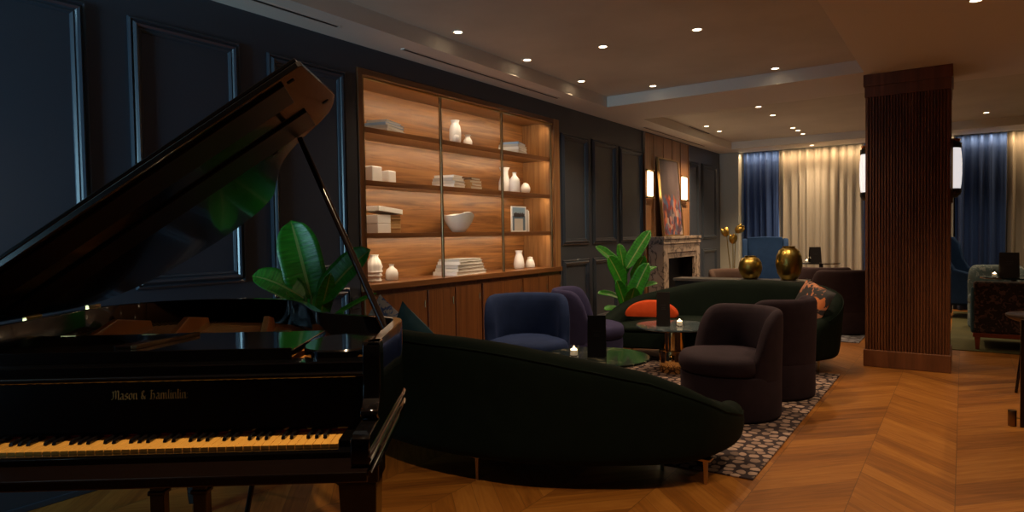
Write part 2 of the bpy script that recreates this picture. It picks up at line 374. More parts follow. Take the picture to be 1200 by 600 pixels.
# left wall with a recess where the bookcase is built in
wl = G()
wl.box(XW-0.5, XW, -2.2, 3.42, 0, 3.0); wl.box(XW-0.5, XW, 6.40, 13.4, 0, 3.0)
wl.box(XW-0.5, XW, 3.42, 6.40, 2.575, 3.0); wl.box(XW-0.5, XW-0.42, 3.42, 6.40, 0, 2.575)
struct(wl.build('wall_left', M['wall']))
# back wall: grey return beside the curtains, pier behind the column, window openings
wb = G(); wb.box(XW, -3.40, 12.3, 12.75, 0, 3.0); wb.box(-0.98, -0.13, 12.55, 12.75, 0, 3.0)
struct(wb.build('wall_back', M['grey_wall']))
wb = G(); wb.box(XW, 4.0, 12.75, 12.95, 0, 0.15); wb.box(XW, 4.0, 12.75, 12.95, 2.55, 3.0)
for a, b in ((XW, -3.2), (-0.98, -0.13), (2.6, 4.0)): wb.box(a, b, 12.75, 12.95, 0.15, 2.55)
struct(wb.build('wall_back_outer', M['grey_wall']))
for k, (a, b) in enumerate(((-3.2, -0.98), (-0.13, 2.6))):
    wf = G()
    for x in (a, (a+b)/2-0.025, b-0.05): wf.box(x, x+0.05, 12.80, 12.86, 0.15, 2.55)
    for z in (0.15, 1.75, 2.50): wf.box(a, b, 12.80, 12.86, z, z+0.05)
    f = struct(wf.build('window_%d' % (k+1), M['blacksat']))
    G().box(a, b, 12.825, 12.835, 0.15, 2.55).build('pane', M['glass'], f)
struct(G().box(4.0, 4.2, -2.2, 13.4, 0, 3.0).build('wall_right', M['wall']))
# front wall, behind the viewer, with a window
wf = G(); wf.box(XW, -3.6, -2.2, -2.0, 0, 3.0); wf.box(-2.5, 4.0, -2.2, -2.0, 0, 3.0); wf.box(-3.6, -2.5, -2.2, -2.0, 0, 0.75); wf.box(-3.6, -2.5, -2.2, -2.0, 2.35, 3.0)
struct(wf.build('wall_front', M['wall']))
wf = G()
for x in (-3.6, -3.075, -2.55): wf.box(x, x+0.05, -2.08, -2.02, 0.75, 2.35)
for z in (0.75, 1.60, 2.30): wf.box(-3.6, -2.5, -2.08, -2.02, z, z+0.05)
struct(wf.build('window_3', M['trim']))
# ceiling: soffit with two trays, upper slab
T1 = (-3.365, -0.76, -1.2, 6.86); T2 = (-3.40, 3.4, 7.88, 11.75); T3 = (0.75, 3.4, -1.2, 6.86)
sf = G()
sf.box(XW, T1[0], -2.0, 12.42, H, H+0.3); sf.box(T1[1], T3[0], -2.0, T1[3], H, H+0.3); sf.box(3.4, 4.0, -2.0, 12.42, H, H+0.3)
sf.box(T1[0], 3.4, T1[3], T2[2], H, H+0.3); sf.box(T1[0], 3.4, T2[3], 12.42, H, H+0.3)
sf.box(T1[0], T1[1], -2.0, T1[2], H, H+0.3); sf.box(T3[0], 3.4, -2.0, T3[2], H, H+0.3)
struct(sf.build('ceiling', M['soffit']))
tc_ = G(); tc_.box(T1[0], T1[1], T1[2], T1[3], HT, HT+0.1); tc_.box(T2[0], T2[1], T2[2], T2[3], HT, HT+0.1); tc_.box(T3[0], T3[1], T3[2], T3[3], HT, HT+0.1)
struct(tc_.build('ceiling_tray', M['ceil']))
struct(G().box(XW-0.5, 4.2, -2.2, 13.4, 3.0, 3.1).build('ceiling_slab', M['ceil']))

# wall panel mouldings on the left wall (profile swept round a rectangle)
PROF = [(0.0, 0.0), (0.0, 0.012), (0.010, 0.020), (0.020, 0.012), (0.026, 0.020), (0.036, 0.030), (0.048, 0.024), (0.054, 0.014), (0.062, 0.016), (0.072, 0.006), (0.074, 0.0)]
def panel(n, y0, y1, z0, z1):
    rings = []
    for d, h in PROF:
        rings.append([(XW+h, y0+d, z0+d), (XW+h, y1-d, z0+d), (XW+h, y1-d, z1-d), (XW+h, y0+d, z1-d)])
    g = G()
    V = [[g.bm.verts.new(p) for p in r] for r in rings]
    for i in range(len(V)-1):
        for j in range(4): g.bm.faces.new((V[i][j], V[i][(j+1)%4], V[i+1][(j+1)%4], V[i+1][j]))
    return struct(g.build('trim_%d' % n, M['trim']))
PANELS = [(-1.55, -0.35, 1.03, 2.53), (0.10, 1.585, 1.03, 2.53), (1.79, 2.455, 1.03, 2.52), (2.655, 3.305, 1.03, 2.51),
          (-1.55, -0.35, 0.22, 0.93), (0.10, 1.585, 0.22, 0.93), (1.79, 2.455, 0.22, 0.93), (2.655, 3.305, 0.22, 0.93),
          (6.44, 7.075, 1.17, 2.44), (7.18, 7.85, 1.17, 2.45), (7.95, 8.70, 1.17, 2.44),
          (6.44, 7.075, 0.22, 1.00), (7.18, 7.85, 0.22, 1.00), (7.95, 8.70, 0.22, 1.00),
          (10.60, 11.08, 1.17, 2.47), (11.26, 12.05, 1.17, 2.48), (10.60, 11.08, 0.22, 1.00), (11.26, 12.05, 0.22, 1.00)]
for i, p in enumerate(PANELS): panel(i+1, *p)
bl = G()
for a, b in ((-2.0, 3.42), (6.40, 8.74), (10.55, 12.3)): bl.box(XW, XW+0.016, a, b, 0, 0.13).box(XW, XW+0.024, a, b, 0, 0.03)
struct(bl.build('baseboard_left', M['trim'], bevel=0.004))
struct(G().box(-3.40, -0.13, 12.53, 12.549, 0, 0.12).build('baseboard_back', M['grey_wall']))

# reeded column
px0, px1, py0, py1 = -0.765, -0.095, 7.0, 7.66
pl = G(); pl.box(px0+0.026, px1-0.026, py0+0.026, py1-0.026, 0.15, 2.53)
n = 27; d = (px1-px0-0.02)/n
for i in range(n):
    for k in range(4):
        c = px0+0.01+(i+0.5)*d; cy = py0+0.01+(i+0.5)*d; r = d*0.36
        arc = [(-r, 0.012), (-r*0.8, -0.004), (-r*0.4, -0.011), (r*0.4, -0.011), (r*0.8, -0.004), (r, 0.012)]
        if k == 0: P = [(c+a, py0+0.012+b) for a, b in arc]
        elif k == 1: P = [(px1-0.012-b, cy+a) for a, b in arc]
        elif k == 2: P = [(c-a, py1-0.012-b) for a, b in arc]
        else: P = [(px0+0.012+b, cy-a) for a, b in arc]
        pl.prism(P, 0.15, 2.53)
col_o = struct(pl.build('pillar', M['mahog']))
G().box(px0-0.012, px1+0.012, py0-0.012, py1+0.012, 0, 0.16).build('plinth', M['mahog'], col_o, bevel=0.006)
G().box(px0-0.004, px1+0.004, py0-0.004, py1+0.004, 2.53, 2.63).box(px0-0.014, px1+0.014, py0-0.014, py1+0.014, 2.63, 2.74).build('capital', M['mahog'], col_o, bevel=0.004)

# ceiling slot diffusers
def slot(y0, y1, x, z, label):
    t = thing('air_slot', label, 'air vent', (x, (y0+y1)/2, z), group='ceiling air slots')
    h = (y1-y0)/2
    G().box(-0.016, 0.016, -h, h, -0.004, 0.0).build('recess', M['slot'], t)
    g = G(); g.box(-0.022, -0.016, -h, h, -0.007, 0); g.box(0.016, 0.022, -h, h, -0.007, 0); g.box(-0.022, 0.022, -h-0.006, -h, -0.007, 0); g.box(-0.022, 0.022, h, h+0.006, -0.007, 0)
    g.build('frame', M['soffit'], t)
slot(1.3, 3.07, -3.52, H, 'long black air slot in the soffit above the wall panels by the piano')
slot(3.73, 6.07, -3.55, H, 'long black air slot in the soffit above the bookcase')
slot(8.45, 11.02, -3.60, H, 'long black air slot in the soffit above the fireplace')
slot(9.52, 10.47, -3.34, HT, 'short black air slot up in the far ceiling tray beside two downlights')

# recessed downlights
DL = [(-3.2, 3.97, HT, 'downlight in near tray above the left bay of the bookcase'), (-3.22, 4.97, HT, 'downlight in near tray above the middle bay of the bookcase'),
      (-3.23, 6.0, HT, 'downlight in near tray above the right bay of the bookcase'), (-2.49, 5.01, HT, 'downlight in the middle of the near ceiling tray above the blue chairs'),
      (-2.73, 6.67, HT, 'downlight in near tray close to its far edge, left one'), (-1.70, 5.04, HT, 'downlight highest in the picture within the near tray'),
      (-1.50, 6.70, HT, 'downlight in near tray close to its far edge, right one'),
      (-2.13, 8.62, HT, 'downlight nearest the front edge of the far tray'), (-2.13, 9.37, HT, 'second downlight from the front edge of the far tray'),
      (-3.14, 9.70, HT, 'downlight beside the short air slot, nearer one of the pair'), (-3.14, 10.32, HT, 'downlight beside the short air slot, farther one of the pair'),
      (-2.15, 10.73, HT, 'first of three bunched downlights near the cream curtain'), (-2.14, 11.06, HT, 'middle of three bunched downlights near the cream curtain'),
      (-2.15, 11.5, HT, 'last of three bunched downlights near the cream curtain'), (0.25, 11.09, HT, 'downlight in the far tray to the right of the reeded column'),
      (-2.13, 12.15, H, 'downlight in the strip of soffit right above the cream curtain'), (0.06, 5.15, H, 'downlight in the soffit at the top edge above the column'),
      (0.1, 2.5, H, ''), (-1.35, 1.25, HT, ''), (1.6, 3.4, HT, ''), (1.6, 6.0, HT, ''), (1.6, 9.6, HT, '')]
dl0 = None
for i, (x, y, z, lab) in enumerate(DL):
    lab = ('small glowing ' + lab) if lab else 'small glowing downlight in the ceiling outside the picture'
    if dl0 is None:
        dl0 = thing('downlight', lab, 'ceiling light', (x, y, z), group='recessed ceiling downlights')
        G().lathe([(0.030, 0.0), (0.034, -0.004), (0.046, -0.005), (0.048, 0.0)], n=24).build('trim_ring', M['soffit'], dl0, smooth=40)
        G().lathe([(0.0, -0.003), (0.031, -0.003), (0.031, 0.0), (0.0, 0.0)], n=24).build('lens', M['emit_warm'], dl0)
    else:
        dup(dl0, (x, y, z), 0, lab)
    l = bpy.data.lights.new('downlight_beam', 'SPOT'); l.energy = SPOT_W; l.color = WARMER; l.spot_size = math.radians(116); l.spot_blend = 0.9; l.shadow_soft_size = 0.03
    if x < -3.0: l.energy = SPOT_W*(0.40 if y < 8 else 1.6)
    if (x, y) == (-1.35, 1.25): l.energy = SPOT_W*1.5
    lo = bpy.data.objects.new('downlight_beam', l); sc.collection.objects.link(lo); lo.location = (x, y, z-0.012)

# ------------------------------------------------------------------ built-in bookcase
BY = [3.42, 3.475, 4.375, 5.29, 6.215, 6.385]
bk = thing('bookcase', 'lit wooden bookcase with brass posts and ceramics built into the navy wall', 'bookcase', (XW, 4.9, 0))
def B(x0, x1, y0, y1, z0, z1): return (x0-XW, x1-XW, y0-4.9, y1-4.9, z0, z1)
XB = XW-0.385
G().box(*B(XB-0.02, XB, 3.425, 6.385, 0.935, 2.57)).build('back_panel', M['oak'], bk)
G().box(*B(XB, XW+0.012, 3.425, 3.47, 0.935, 2.57)).build('side_panel', M['walnut_v'], bk, bevel=0.003)
G().box(*B(XB, XW-0.02, 6.24, 6.27, 0.935, 2.57)).box(*B(XB, XW+0.012, 6.27, 6.39, 0.935, 2.57)).build('side_panel', M['oak_v'], bk, bevel=0.003)
G().box(*B(XB, XW+0.012, 3.47, 6.27, 2.525, 2.57)).build('top_panel', M['walnut'], bk, bevel=0.003)
G().tube([(0.004, 3.47-4.9, 2.505), (0.004, 6.24-4.9, 2.505)], 0.010).build('top_rail', M['brass'], bk, smooth=40)
SH = [2.14, 1.735, 1.33]
for z in SH:
    s_ = G().box(*B(XB, XW-0.012, 3.47, 6.24, z-0.03, z)).build('shelf', M['walnut'], bk, bevel=0.002)
    G().box(*B(XW-0.030, XW-0.012, 3.47, 6.24, z-0.042, z-0.0302)).build('lip', M['walnut'], s_)
    G().box(*B(XW-0.046, XW-0.031, 3.48, 6.23, z-0.037, z-0.0302)).build('light_strip', M['emit_led'], s_)
for y in BY[1:5]:
    G().box(*B(XW-0.012, XW+0.010, y-0.011, y+0.011, 0.935, 2.515)).build('post', M['dkbrass'], bk, bevel=0.003)
for z in [2.525] + SH:
    area_light('shelf_light', (XW-0.050, 4.855, z-0.040), (0, math.radians(38), 0), 0.02, 2.70, LED_W, (1.0, 0.73, 0.45))
cb = thing('base_cabinet', 'long low walnut cabinet with vertical grain doors under the bookcase', 'cabinet', (XW, 4.9, 0))
G().box(*B(XB, XW-0.004, 3.43, 6.385, 0.08, 0.885)).build('body', M['walnut_v'], cb)
G().box(*B(XB-0.02, XW+0.03, 3.425, 6.395, 0.885, 0.935)).build('countertop', M['walnut'], cb, bevel=0.004)
G().box(*B(XB, XW-0.03, 3.43, 6.385, 0.0, 0.08)).build('plinth', M['blacksat'], cb)
DY = [3.445, 4.115, 4.205, 4.53, 4.885, 4.93, 5.30, 5.61, 6.0, 6.37]
for a, b in ((3.45, 4.14), (4.16, 4.51), (4.525, 4.895), (4.925, 5.60), (5.62, 6.10), (6.115, 6.375)):
    dr = G().box(*B(XW-0.004, XW+0.016, a, b, 0.09, 0.845)).build('door', M['walnut_v'], cb, bevel=0.003)
    G().tube([(0.024, b-4.9-0.03, 0.70), (0.024, b-4.9-0.03, 0.76)], 0.004).build('handle', M['dkbrass'], dr, smooth=40)

# shelf ornaments
XS = -3.92
def orn(name, label, cat, prof, y, z, x=XS, m='white', n=28, group='white ceramics in the bookcase'):
    k = abs(x)/math.hypot(x, y); prof = [(a*k*1.28, b) for a, b in prof]
    return tag(G().lathe(prof, n=n).build(name, M[m], smooth=50, loc=(x, y*x/-3.86, z)), label, cat, group)
def sc_prof(P, r, h): return [(a*r, b*h) for a, b in P]
VASE = [(0, 0), (0.72, 0), (0.82, 0.04), (0.98, 0.28), (1.0, 0.42), (0.92, 0.58), (0.62, 0.74), (0.52, 0.82), (0.56, 0.92), (0.74, 1.0), (0.66, 1.0), (0.48, 0.90), (0.40, 0.8), (0, 0.75)]
BOTTLE = [(0, 0), (0.9, 0), (1.0, 0.05), (1.0, 0.52), (0.92, 0.66), (0.55, 0.78), (0.36, 0.84), (0.36, 0.95), (0.44, 1.0), (0.28, 1.0), (0.26, 0.85), (0, 0.8)]
SHOULDER = [(0, 0), (0.7, 0), (0.78, 0.03), (0.94, 0.2), (1.0, 0.42), (0.97, 0.62), (0.84, 0.78), (0.62, 0.87), (0.62, 0.92), (0.76, 1.0), (0.6, 1.0), (0.5, 0.9), (0, 0.85)]
EGG = [(0, 0), (0.45, 0), (0.8, 0.14), (0.98, 0.36), (0.94, 0.58), (0.72, 0.82), (0.4, 0.95), (0, 1.0)]
S1, S2, S3, S4 = SH[0], SH[1], SH[2], 0.935
v = thing('vase', 'tall shouldered white vase with a small moon disc, top shelf middle bay', 'vase', (XS, 4.72*XS/-3.86, S1), group='white ceramics in the bookcase')
G().lathe(sc_prof(SHOULDER, 0.056, 0.235), n=28).build('body', M['white'], v, smooth=50)
orn('ball_vase', 'small round white ball vase touching the tall vase on the top shelf', 'vase', sc_prof(EGG, 0.048, 0.085), 4.735, S1, x=-3.826)
orn('vase', 'small pear shaped white vase beside the tall one on the top shelf', 'vase', sc_prof(VASE, 0.055, 0.12), 4.905, S1)
orn('vase', 'tall flared white vase, second shelf right bay', 'vase', [(0, 0), (0.085, 0), (0.09, 0.02), (0.082, 0.12), (0.060, 0.17), (0.050, 0.20), (0.052, 0.235), (0.075, 0.27), (0.066, 0.27), (0.042, 0.23), (0.04, 0.19), (0, 0.16)], 5.50, S2, x=-3.98)
orn('bottle_vase', 'white cylinder bottle with a narrow neck in front of the tall flared vase', 'vase', sc_prof(BOTTLE, 0.078, 0.21), 5.68, S2, x=-3.84)
orn('egg_ornament', 'white egg shaped ornament, second shelf right bay', 'ornament', sc_prof(EGG, 0.078, 0.125), 5.885, S2)
rv = G(); rings = []
for a, b in [(0, 0), (0.060, 0), (0.078, 0.012), (0.066, 0.038), (0.086, 0.052), (0.074, 0.072), (0.092, 0.084), (0.080, 0.104), (0.090, 0.125), (0.078, 0.150), (0.070, 0.172), (0.048, 0.194), (0.044, 0.208), (0.052, 0.222), (0.036, 0.222), (0, 0.2)]:
    rings.append([(max(a, 1e-4)*(0.76+0.018*math.cos(11*t))*math.cos(t), max(a, 1e-4)*(0.76+0.018*math.cos(11*t))*math.sin(t), b) for t in [2*PI*k/54 for k in range(54)]])
tag(rv.loft(rings).build('textured_vase', M['white'], smooth=60, loc=(XS, 3.675*XS/-3.86, S4)), 'large ribbed white vase at left end of the cabinet top', 'vase', 'white ceramics in the bookcase')
orn('bottle_vase', 'small round-shouldered white bottle beside the ribbed vase on the cabinet', 'vase', sc_prof([(0, 0), (0.85, 0), (1, 0.06), (1, 0.45), (0.85, 0.66), (0.5, 0.78), (0.36, 0.84), (0.36, 0.94), (0.46, 1), (0.3, 1), (0, 0.9)], 0.058, 0.135), 3.868, S4)
orn('vase', 'white waisted vase with a flared lip at right end of the cabinet top', 'vase', sc_prof([(0, 0), (0.8, 0), (0.95, 0.06), (1, 0.25), (0.85, 0.55), (0.62, 0.76), (0.55, 0.84), (0.72, 1.0), (0.6, 1.0), (0.4, 0.82), (0, 0.8)], 0.082, 0.195), 5.74, S4)
orn('vase', 'short white cone vase with a stopper at far right of the cabinet top', 'vase', sc_prof([(0, 0), (0.9, 0), (1, 0.05), (0.95, 0.3), (0.68, 0.68), (0.5, 0.76), (0.56, 0.84), (0.5, 0.92), (0.2, 0.96), (0, 1)], 0.078, 0.125), 5.955, S4)
for y, wd, h, lab in ((3.655, 0.125, 0.128, 'larger square white block candle on the second shelf left bay'), (3.835, 0.10, 0.105, 'smaller square white block candle on the second shelf left bay')):
    c = thing('block_candle', lab, 'candle', (XS+0.01, y*XS/-3.86, S2), rz=0.12, group='white ceramics in the bookcase')
    G().box(-wd/2, wd/2, -wd/2, wd/2, 0, h).build('body', M['white'], c, bevel=0.008)
    G().tube([(0, 0, h), (0.002, 0, h+0.012)], 0.002, 6).build('wick', M['slot'], c)
# folded bowl
bw = G(); rings = []
for r, z in [(0.02, 0.0), (0.062, 0.004), (0.095, 0.04), (0.135, 0.10), (0.158, 0.165), (0.154, 0.168), (0.128, 0.105), (0.088, 0.048), (0.05, 0.016), (0.001, 0.012)]:
    rings.append([(r*0.9*math.cos(t), r*1.0*math.sin(t), z + (0.012*math.cos(2*t+0.6)+0.010*math.cos(3*t))*(z/0.168)) for t in [2*PI*k/48 for k in range(48)]])
tag(bw.loft(rings).build('bowl', mat('frosted_glass', (0.80, 0.84, 0.86), 0.25, trans=0.25), smooth=60, loc=(XS, 4.745*XS/-3.86, S3)), 'wide white folded-rim bowl on the third shelf middle bay', 'bowl', 'white ceramics in the bookcase')

# books
BC = {k: mat('book_'+k, c, 0.45) for k, c in dict(grey=(0.46, 0.47, 0.50), white=(0.80, 0.81, 0.83), blue=(0.26, 0.42, 0.70), tan=(0.40, 0.24, 0.10), brown=(0.10, 0.055, 0.03), dark=(0.06, 0.055, 0.06), pale=(0.62, 0.61, 0.60)).items()}
def flat_book(x, y, z, wx, wy, h, rz, cover, label, group):
    b = thing('book', label, 'book', (x, y, z), rz, group)
    G().box(-wx/2, wx/2, -wy/2, wy/2, 0, 0.003).box(-wx/2, wx/2, -wy/2, wy/2, h-0.003, h).box(-wx/2, wx/2, -wy/2, -wy/2+0.004, 0, h).build('cover', BC[cover], b)
    G().box(-wx/2+0.005, wx/2-0.005, -wy/2+0.004, wy/2-0.006, 0.003, h-0.003).build('pages', M['paper'], b)
ORD = ['bottom', 'second', 'third', 'top', 'fifth']
def stack(x, y, z, books, where, rz=0.25):
    zz = z; n = len(books)
    for i, (wx, wy, h, cv, dr) in enumerate(books):
        pos = 'bottom' if i == 0 else ('top' if i == n-1 else ('second from bottom' if i == 1 else ('third from bottom' if i == 2 else 'fourth from bottom')))
        flat_book(x, y, zz, wx, wy, h-0.0005, rz+dr, cv, '%s book, %s of the stack %s' % (cv, pos, where), 'books in the bookcase'); zz += h
stack(-3.94, 3.90, S1, [(0.22, 0.32, 0.030, 'pale', 0), (0.21, 0.31, 0.026, 'grey', 0.03), (0.20, 0.30, 0.024, 'blue', -0.05), (0.18, 0.28, 0.022, 'grey', 0.06)], 'on the top shelf left bay', 0.3)
stack(-3.94, 5.78, S1, [(0.22, 0.34, 0.040, 'pale', 0), (0.22, 0.33, 0.032, 'white', 0.02), (0.21, 0.31, 0.028, 'grey', -0.03), (0.20, 0.30, 0.024, 'blue', 0.04)], 'on the top shelf right bay', 0.3)
stack(-3.94, 4.71, S2, [(0.24, 0.21, 0.036, 'white', 0), (0.24, 0.20, 0.030, 'pale', 0.03), (0.22, 0.20, 0.030, 'grey', -0.05), (0.20, 0.19, 0.024, 'white', 0.08)], 'on the second shelf middle bay, left pile', 0.15)
stack(-3.94, 4.98, S2, [(0.22, 0.23, 0.034, 'tan', 0), (0.22, 0.22, 0.030, 'tan', 0.04), (0.21, 0.22, 0.026, 'tan', -0.04), (0.20, 0.20, 0.024, 'brown', 0.05)], 'on the second shelf middle bay, right pile', 0.15)
stack(-3.93, 4.85, S4, [(0.26, 0.54, 0.034, 'white', 0), (0.25, 0.50, 0.030, 'pale', 0.03), (0.24, 0.46, 0.032, 'grey', -0.02), (0.24, 0.44, 0.030, 'white', 0.05), (0.22, 0.42, 0.022, 'grey', 0.03)], 'on the cabinet top', 0.12)
for i, (h, z, lab) in enumerate(((0.075, 0.0, 'lower white and wood storage box on the third shelf left bay'), (0.070, 0.077, 'upper white and wood storage box on the third shelf left bay'))):
    b = thing('storage_box', lab, 'box', (XS-0.01, 3.84, S3+z), 0.0, 'storage boxes in the bookcase')
    G().box(-0.09, 0.09, -0.135, 0.01, 0, h).build('white_half', M['white'], b, bevel=0.003)
    G().box(-0.09, 0.085, 0.01, 0.13, 0, h).box(-0.09, 0.09, 0.01, 0.13, h*0.45, h*0.58).build('wood_half', BC['tan'], b, bevel=0.003)
sb_ = G(); sb_.xbox((-0.10, -0.13, 0.032), (0.20, 0, 0), (0, 0.27, -0.028), (0, 0.0, 0.040))
tag(sb_.build('book', BC['white'], bevel=0.003, loc=(XS-0.01, 3.84, S3+0.147)), 'white book lying tilted on the storage boxes, third shelf', 'book', 'books in the bookcase')
# magazine standing face out and three books behind
mg = thing('magazine', 'blue and white magazine standing face out on the third shelf right bay', 'magazine', (-3.80, 5.66, S3), 0.0)
def mag_mat():
    m = mat('magazine_cover', (0.5, 0.55, 0.6), 0.35)
    tc = nd(m, 'ShaderNodeTexCoord'); s = nd(m, 'ShaderNodeSeparateXYZ'); lk(m, tc.outputs['Object'], s.inputs[0])
    lk(m, ramp(m, s.outputs['Z'], [(0.0, (0.16, 0.22, 0.30)), (0.16, (0.12, 0.22, 0.34)), (0.165, (0.55, 0.62, 0.68)), (0.2, (0.28, 0.42, 0.58)), (0.25, (0.22, 0.38, 0.58))]), bsdf(m).inputs['Base Color']); return m
G().box(-0.010, 0.0, -0.135, 0.135, 0, 0.262).build('pages', M['paper'], mg)
G().box(0.0, 0.002, -0.135, 0.135, 0, 0.262).build('cover', M['white'], mg)
G().box(0.002, 0.003, -0.118, 0.118, 0.012, 0.25).build('cover_picture', mag_mat(), mg)
G().box(0.003, 0.004, -0.085, 0.07, 0.012, 0.135).build('cover_panel', BC['pale'], mg)
g = G(); rr = random.Random(3)
for k in range(16):
    y = -0.095+0.012*k; a = rr.uniform(0.150, 0.158); b = rr.uniform(0.182, 0.198)
    g.xbox((0.003, y, a), (0.001, 0, 0), (0.007, 0.0065, 0), (0, rr.uniform(-0.004, 0.004), b-a)) 
g.build('cover_marks', BC['dark'], mg)
for i, (h, cv, lab) in enumerate(((0.235, 'grey', 'grey book standing right behind the magazine'), (0.225, 'white', 'white book standing second behind the magazine'), (0.200, 'tan', 'tan book standing last behind the magazine'))):
    b = thing('book', lab, 'book', (-3.845-0.028*i, 5.765+0.06*i, S3), 0, 'books in the bookcase')
    G().box(-0.010, -0.008, -0.11, 0.13, 0, h).box(0.008, 0.010, -0.11, 0.13, 0, h).box(-0.010, 0.010, 0.127, 0.13, 0, h).build('cover', BC[cv], b)
    G().box(-0.008, 0.008, -0.107, 0.127, 0.003, h-0.004).build('pages', M['paper'], b)

so = thing('wall_socket', 'small dark wall socket plate behind the broad-leaved plant', 'socket', (XW, 3.36, 0.81))
G().box(0, 0.008, -0.035, 0.035, -0.045, 0.045).build('plate', M['trim'], so, bevel=0.003)
G().box(0.008, 0.010, -0.018, 0.018, -0.022, 0.022).build('switch', M['slot'], so, bevel=0.001)

# ------------------------------------------------------------------ fireplace
fw = G(); fy0, fy1 = 8.745, 10.55
fw.box(XW, XW+0.02, fy0, fy1, 0.0, 2.72)
for i in range(6):
    y = fy0 + (fy1-fy0)*i/5; fw.box(XW+0.02, XW+0.035, max(fy0, y-0.02), min(fy1, y+0.02), 0.0, 2.72)
struct(fw.build('trim_19', M['firewood'], bevel=0.002))
fp = thing('fireplace', 'brown veined marble fireplace with a dark firebox', 'fireplace', (XW+0.036, 9.59, 0))
fx = 0.232
sr = G(); sr.box(0, fx, -0.77, -0.63, 0, 1.13); sr.box(0, fx, 0.62, 0.77, 0, 1.13); sr.box(0, fx, -0.63, 0.62, 1.0, 1.13)
sr.build('surround', M['marble_fp'], fp, bevel=0.006)
G().box(0, fx+0.012, -0.785, 0.785, 1.13, 1.155).box(0, fx+0.006, -0.78, 0.78, 1.155, 1.20).box(0, fx+0.02, -0.80, 0.80, 1.20, 1.24).build('mantel_shelf', M['marble_fp'], fp, bevel=0.005)
ib = G(); ib.box(fx-0.05, fx-0.012, -0.63, -0.55, 0, 1.0); ib.box(fx-0.05, fx-0.012, 0.54, 0.62, 0, 1.0); ib.box(fx-0.05, fx-0.012, -0.55, 0.54, 0.92, 1.0)
ib.build('inner_frame', M['marble_fp'], fp, bevel=0.004)
fb = G(); fb.box(0, 0.02, -0.63, 0.62, 0, 1.0); fb.box(0.02, 0.17, -0.63, -0.55, 0, 1.0); fb.box(0.02, 0.17, 0.54, 0.62, 0, 1.0); fb.box(0.02, 0.17, -0.55, 0.54, 0.92, 1.0); fb.box(0.02, 0.20, -0.55, 0.54, 0, 0.06)
fb.build('firebox', M['blacksat'], fp)
gr = G()
for i in range(11): gr.tube([(0.14, -0.40+0.08*i, 0.06), (0.14, -0.40+0.08*i, 0.26)], 0.006, 6)
gr.tube([(0.14, -0.42, 0.24), (0.14, 0.42, 0.24)], 0.008, 6); gr.build('fire_grate', M['dkbrass'], fp, smooth=40)
# leaning painting
ar = thing('painting', 'tall framed abstract painting with red and orange splashes leaning on the mantel', 'painting', (XW+0.145, 9.52, 1.241))
ln = 0.085
def lean(x0, x1, y0, y1, z0, z1, g):
    # board leaning back toward the wall
    def f(y, z, d): return (d - z*ln*0.9, y, z)
    g.loft([[f(y0, z0, x0), f(y1, z0, x0), f(y1, z1, x0), f(y0, z1, x0)], [f(y0, z0, x1), f(y1, z0, x1), f(y1, z1, x1), f(y0, z1, x1)]])
    return g
lean(0.0, 0.012, -0.38, 0.38, 0.02, 1.14, G()).build('canvas', M['painting'], ar)
g = G()
lean(-0.012, 0.022, -0.405, -0.38, 0, 1.16, g); lean(-0.012, 0.022, 0.38, 0.405, 0, 1.16, g); lean(-0.012, 0.022, -0.38, 0.38, 0, 0.02, g); lean(-0.012, 0.022, -0.38, 0.38, 1.14, 1.16, g)
g.build('frame', M['brass'], ar)
for y0, y1, lab in ((8.765, 9.00, 'glowing box sconce with brass frame left of the painting'), (10.13, 10.42, 'glowing box sconce with brass frame right of the painting')):
    s_ = thing('wall_sconce', lab, 'wall lamp', (XW+0.036, (y0+y1)/2, 1.79), group='box sconces over the fireplace')
    hw = (y1-y0)/2
    G().box(0, 0.02, -hw+0.025, hw-0.025, 0.03, 0.38).build('diffuser', M['emit_sconce'], s_, bevel=0.008)
    G().box(0, 0.035, -hw-0.01, hw+0.01, 0.0, 0.02).box(0, 0.035, -hw-0.01, hw+0.01, 0.39, 0.41).box(0, 0.012, -hw, -hw+0.02, 0.02, 0.39).box(0, 0.012, hw-0.02, hw, 0.02, 0.39).build('frame', M['brass'], s_, bevel=0.002)

# ------------------------------------------------------------------ curtains
def curtain(name, x0, x1, y, z0, z1, pitch, amp, m, label, group=None):
    n = int((x1-x0)/pitch*10); rings = []
    for j in range(13):
        t = j/12; z = z1+(z0-z1)*t; row = []
        for i in range(n+1):
            x = x0+(x1-x0)*i/n; ph = 2*PI*(x-x0)/pitch
            a = amp*(0.75+0.4*t)*(0.85+0.45*math.sin(ph*0.31+1.1)+0.2*math.sin(ph*0.17+t))
            row.append((x + 0.012*math.sin(ph*0.5+t*2.2)*t, y + a*math.sin(ph+0.5*math.sin(ph*0.37+0.6*t)) + 0.01*math.sin(ph*2.1+0.7), z))
        rings.append(row)
    g = G(); g.loft(rings, closed=False, caps=False)
    o = g.build(name, m, smooth=80)
    s = o.modifiers.new('solid', 'SOLIDIFY'); s.thickness = 0.004
    return tag(o, label, 'curtain', group)
curtain('curtain', -3.36, -2.74, 12.50, 0.01, 2.735, 0.115, 0.042, M['curtain_blue'], 'dark blue pleated curtain at the left end of the back window', 'curtains on the back windows')
curtain('sheer_curtain', -2.76, -1.36, 12.56, 0.01, 2.735, 0.135, 0.046, M['sheer'], 'wide cream sheer curtain left of the reeded column', 'curtains on the back windows')
curtain('curtain', -1.38, -0.95, 12.48, 0.01, 2.735, 0.115, 0.042, M['curtain_blue'], 'narrow strip of blue curtain just left of the reeded column', 'curtains on the back windows')
curtain('curtain', -0.11, 0.54, 12.48, 0.01, 2.735, 0.125, 0.046, M['curtain_blue'], 'dark blue pleated curtain just right of the reeded column', 'curtains on the back windows')
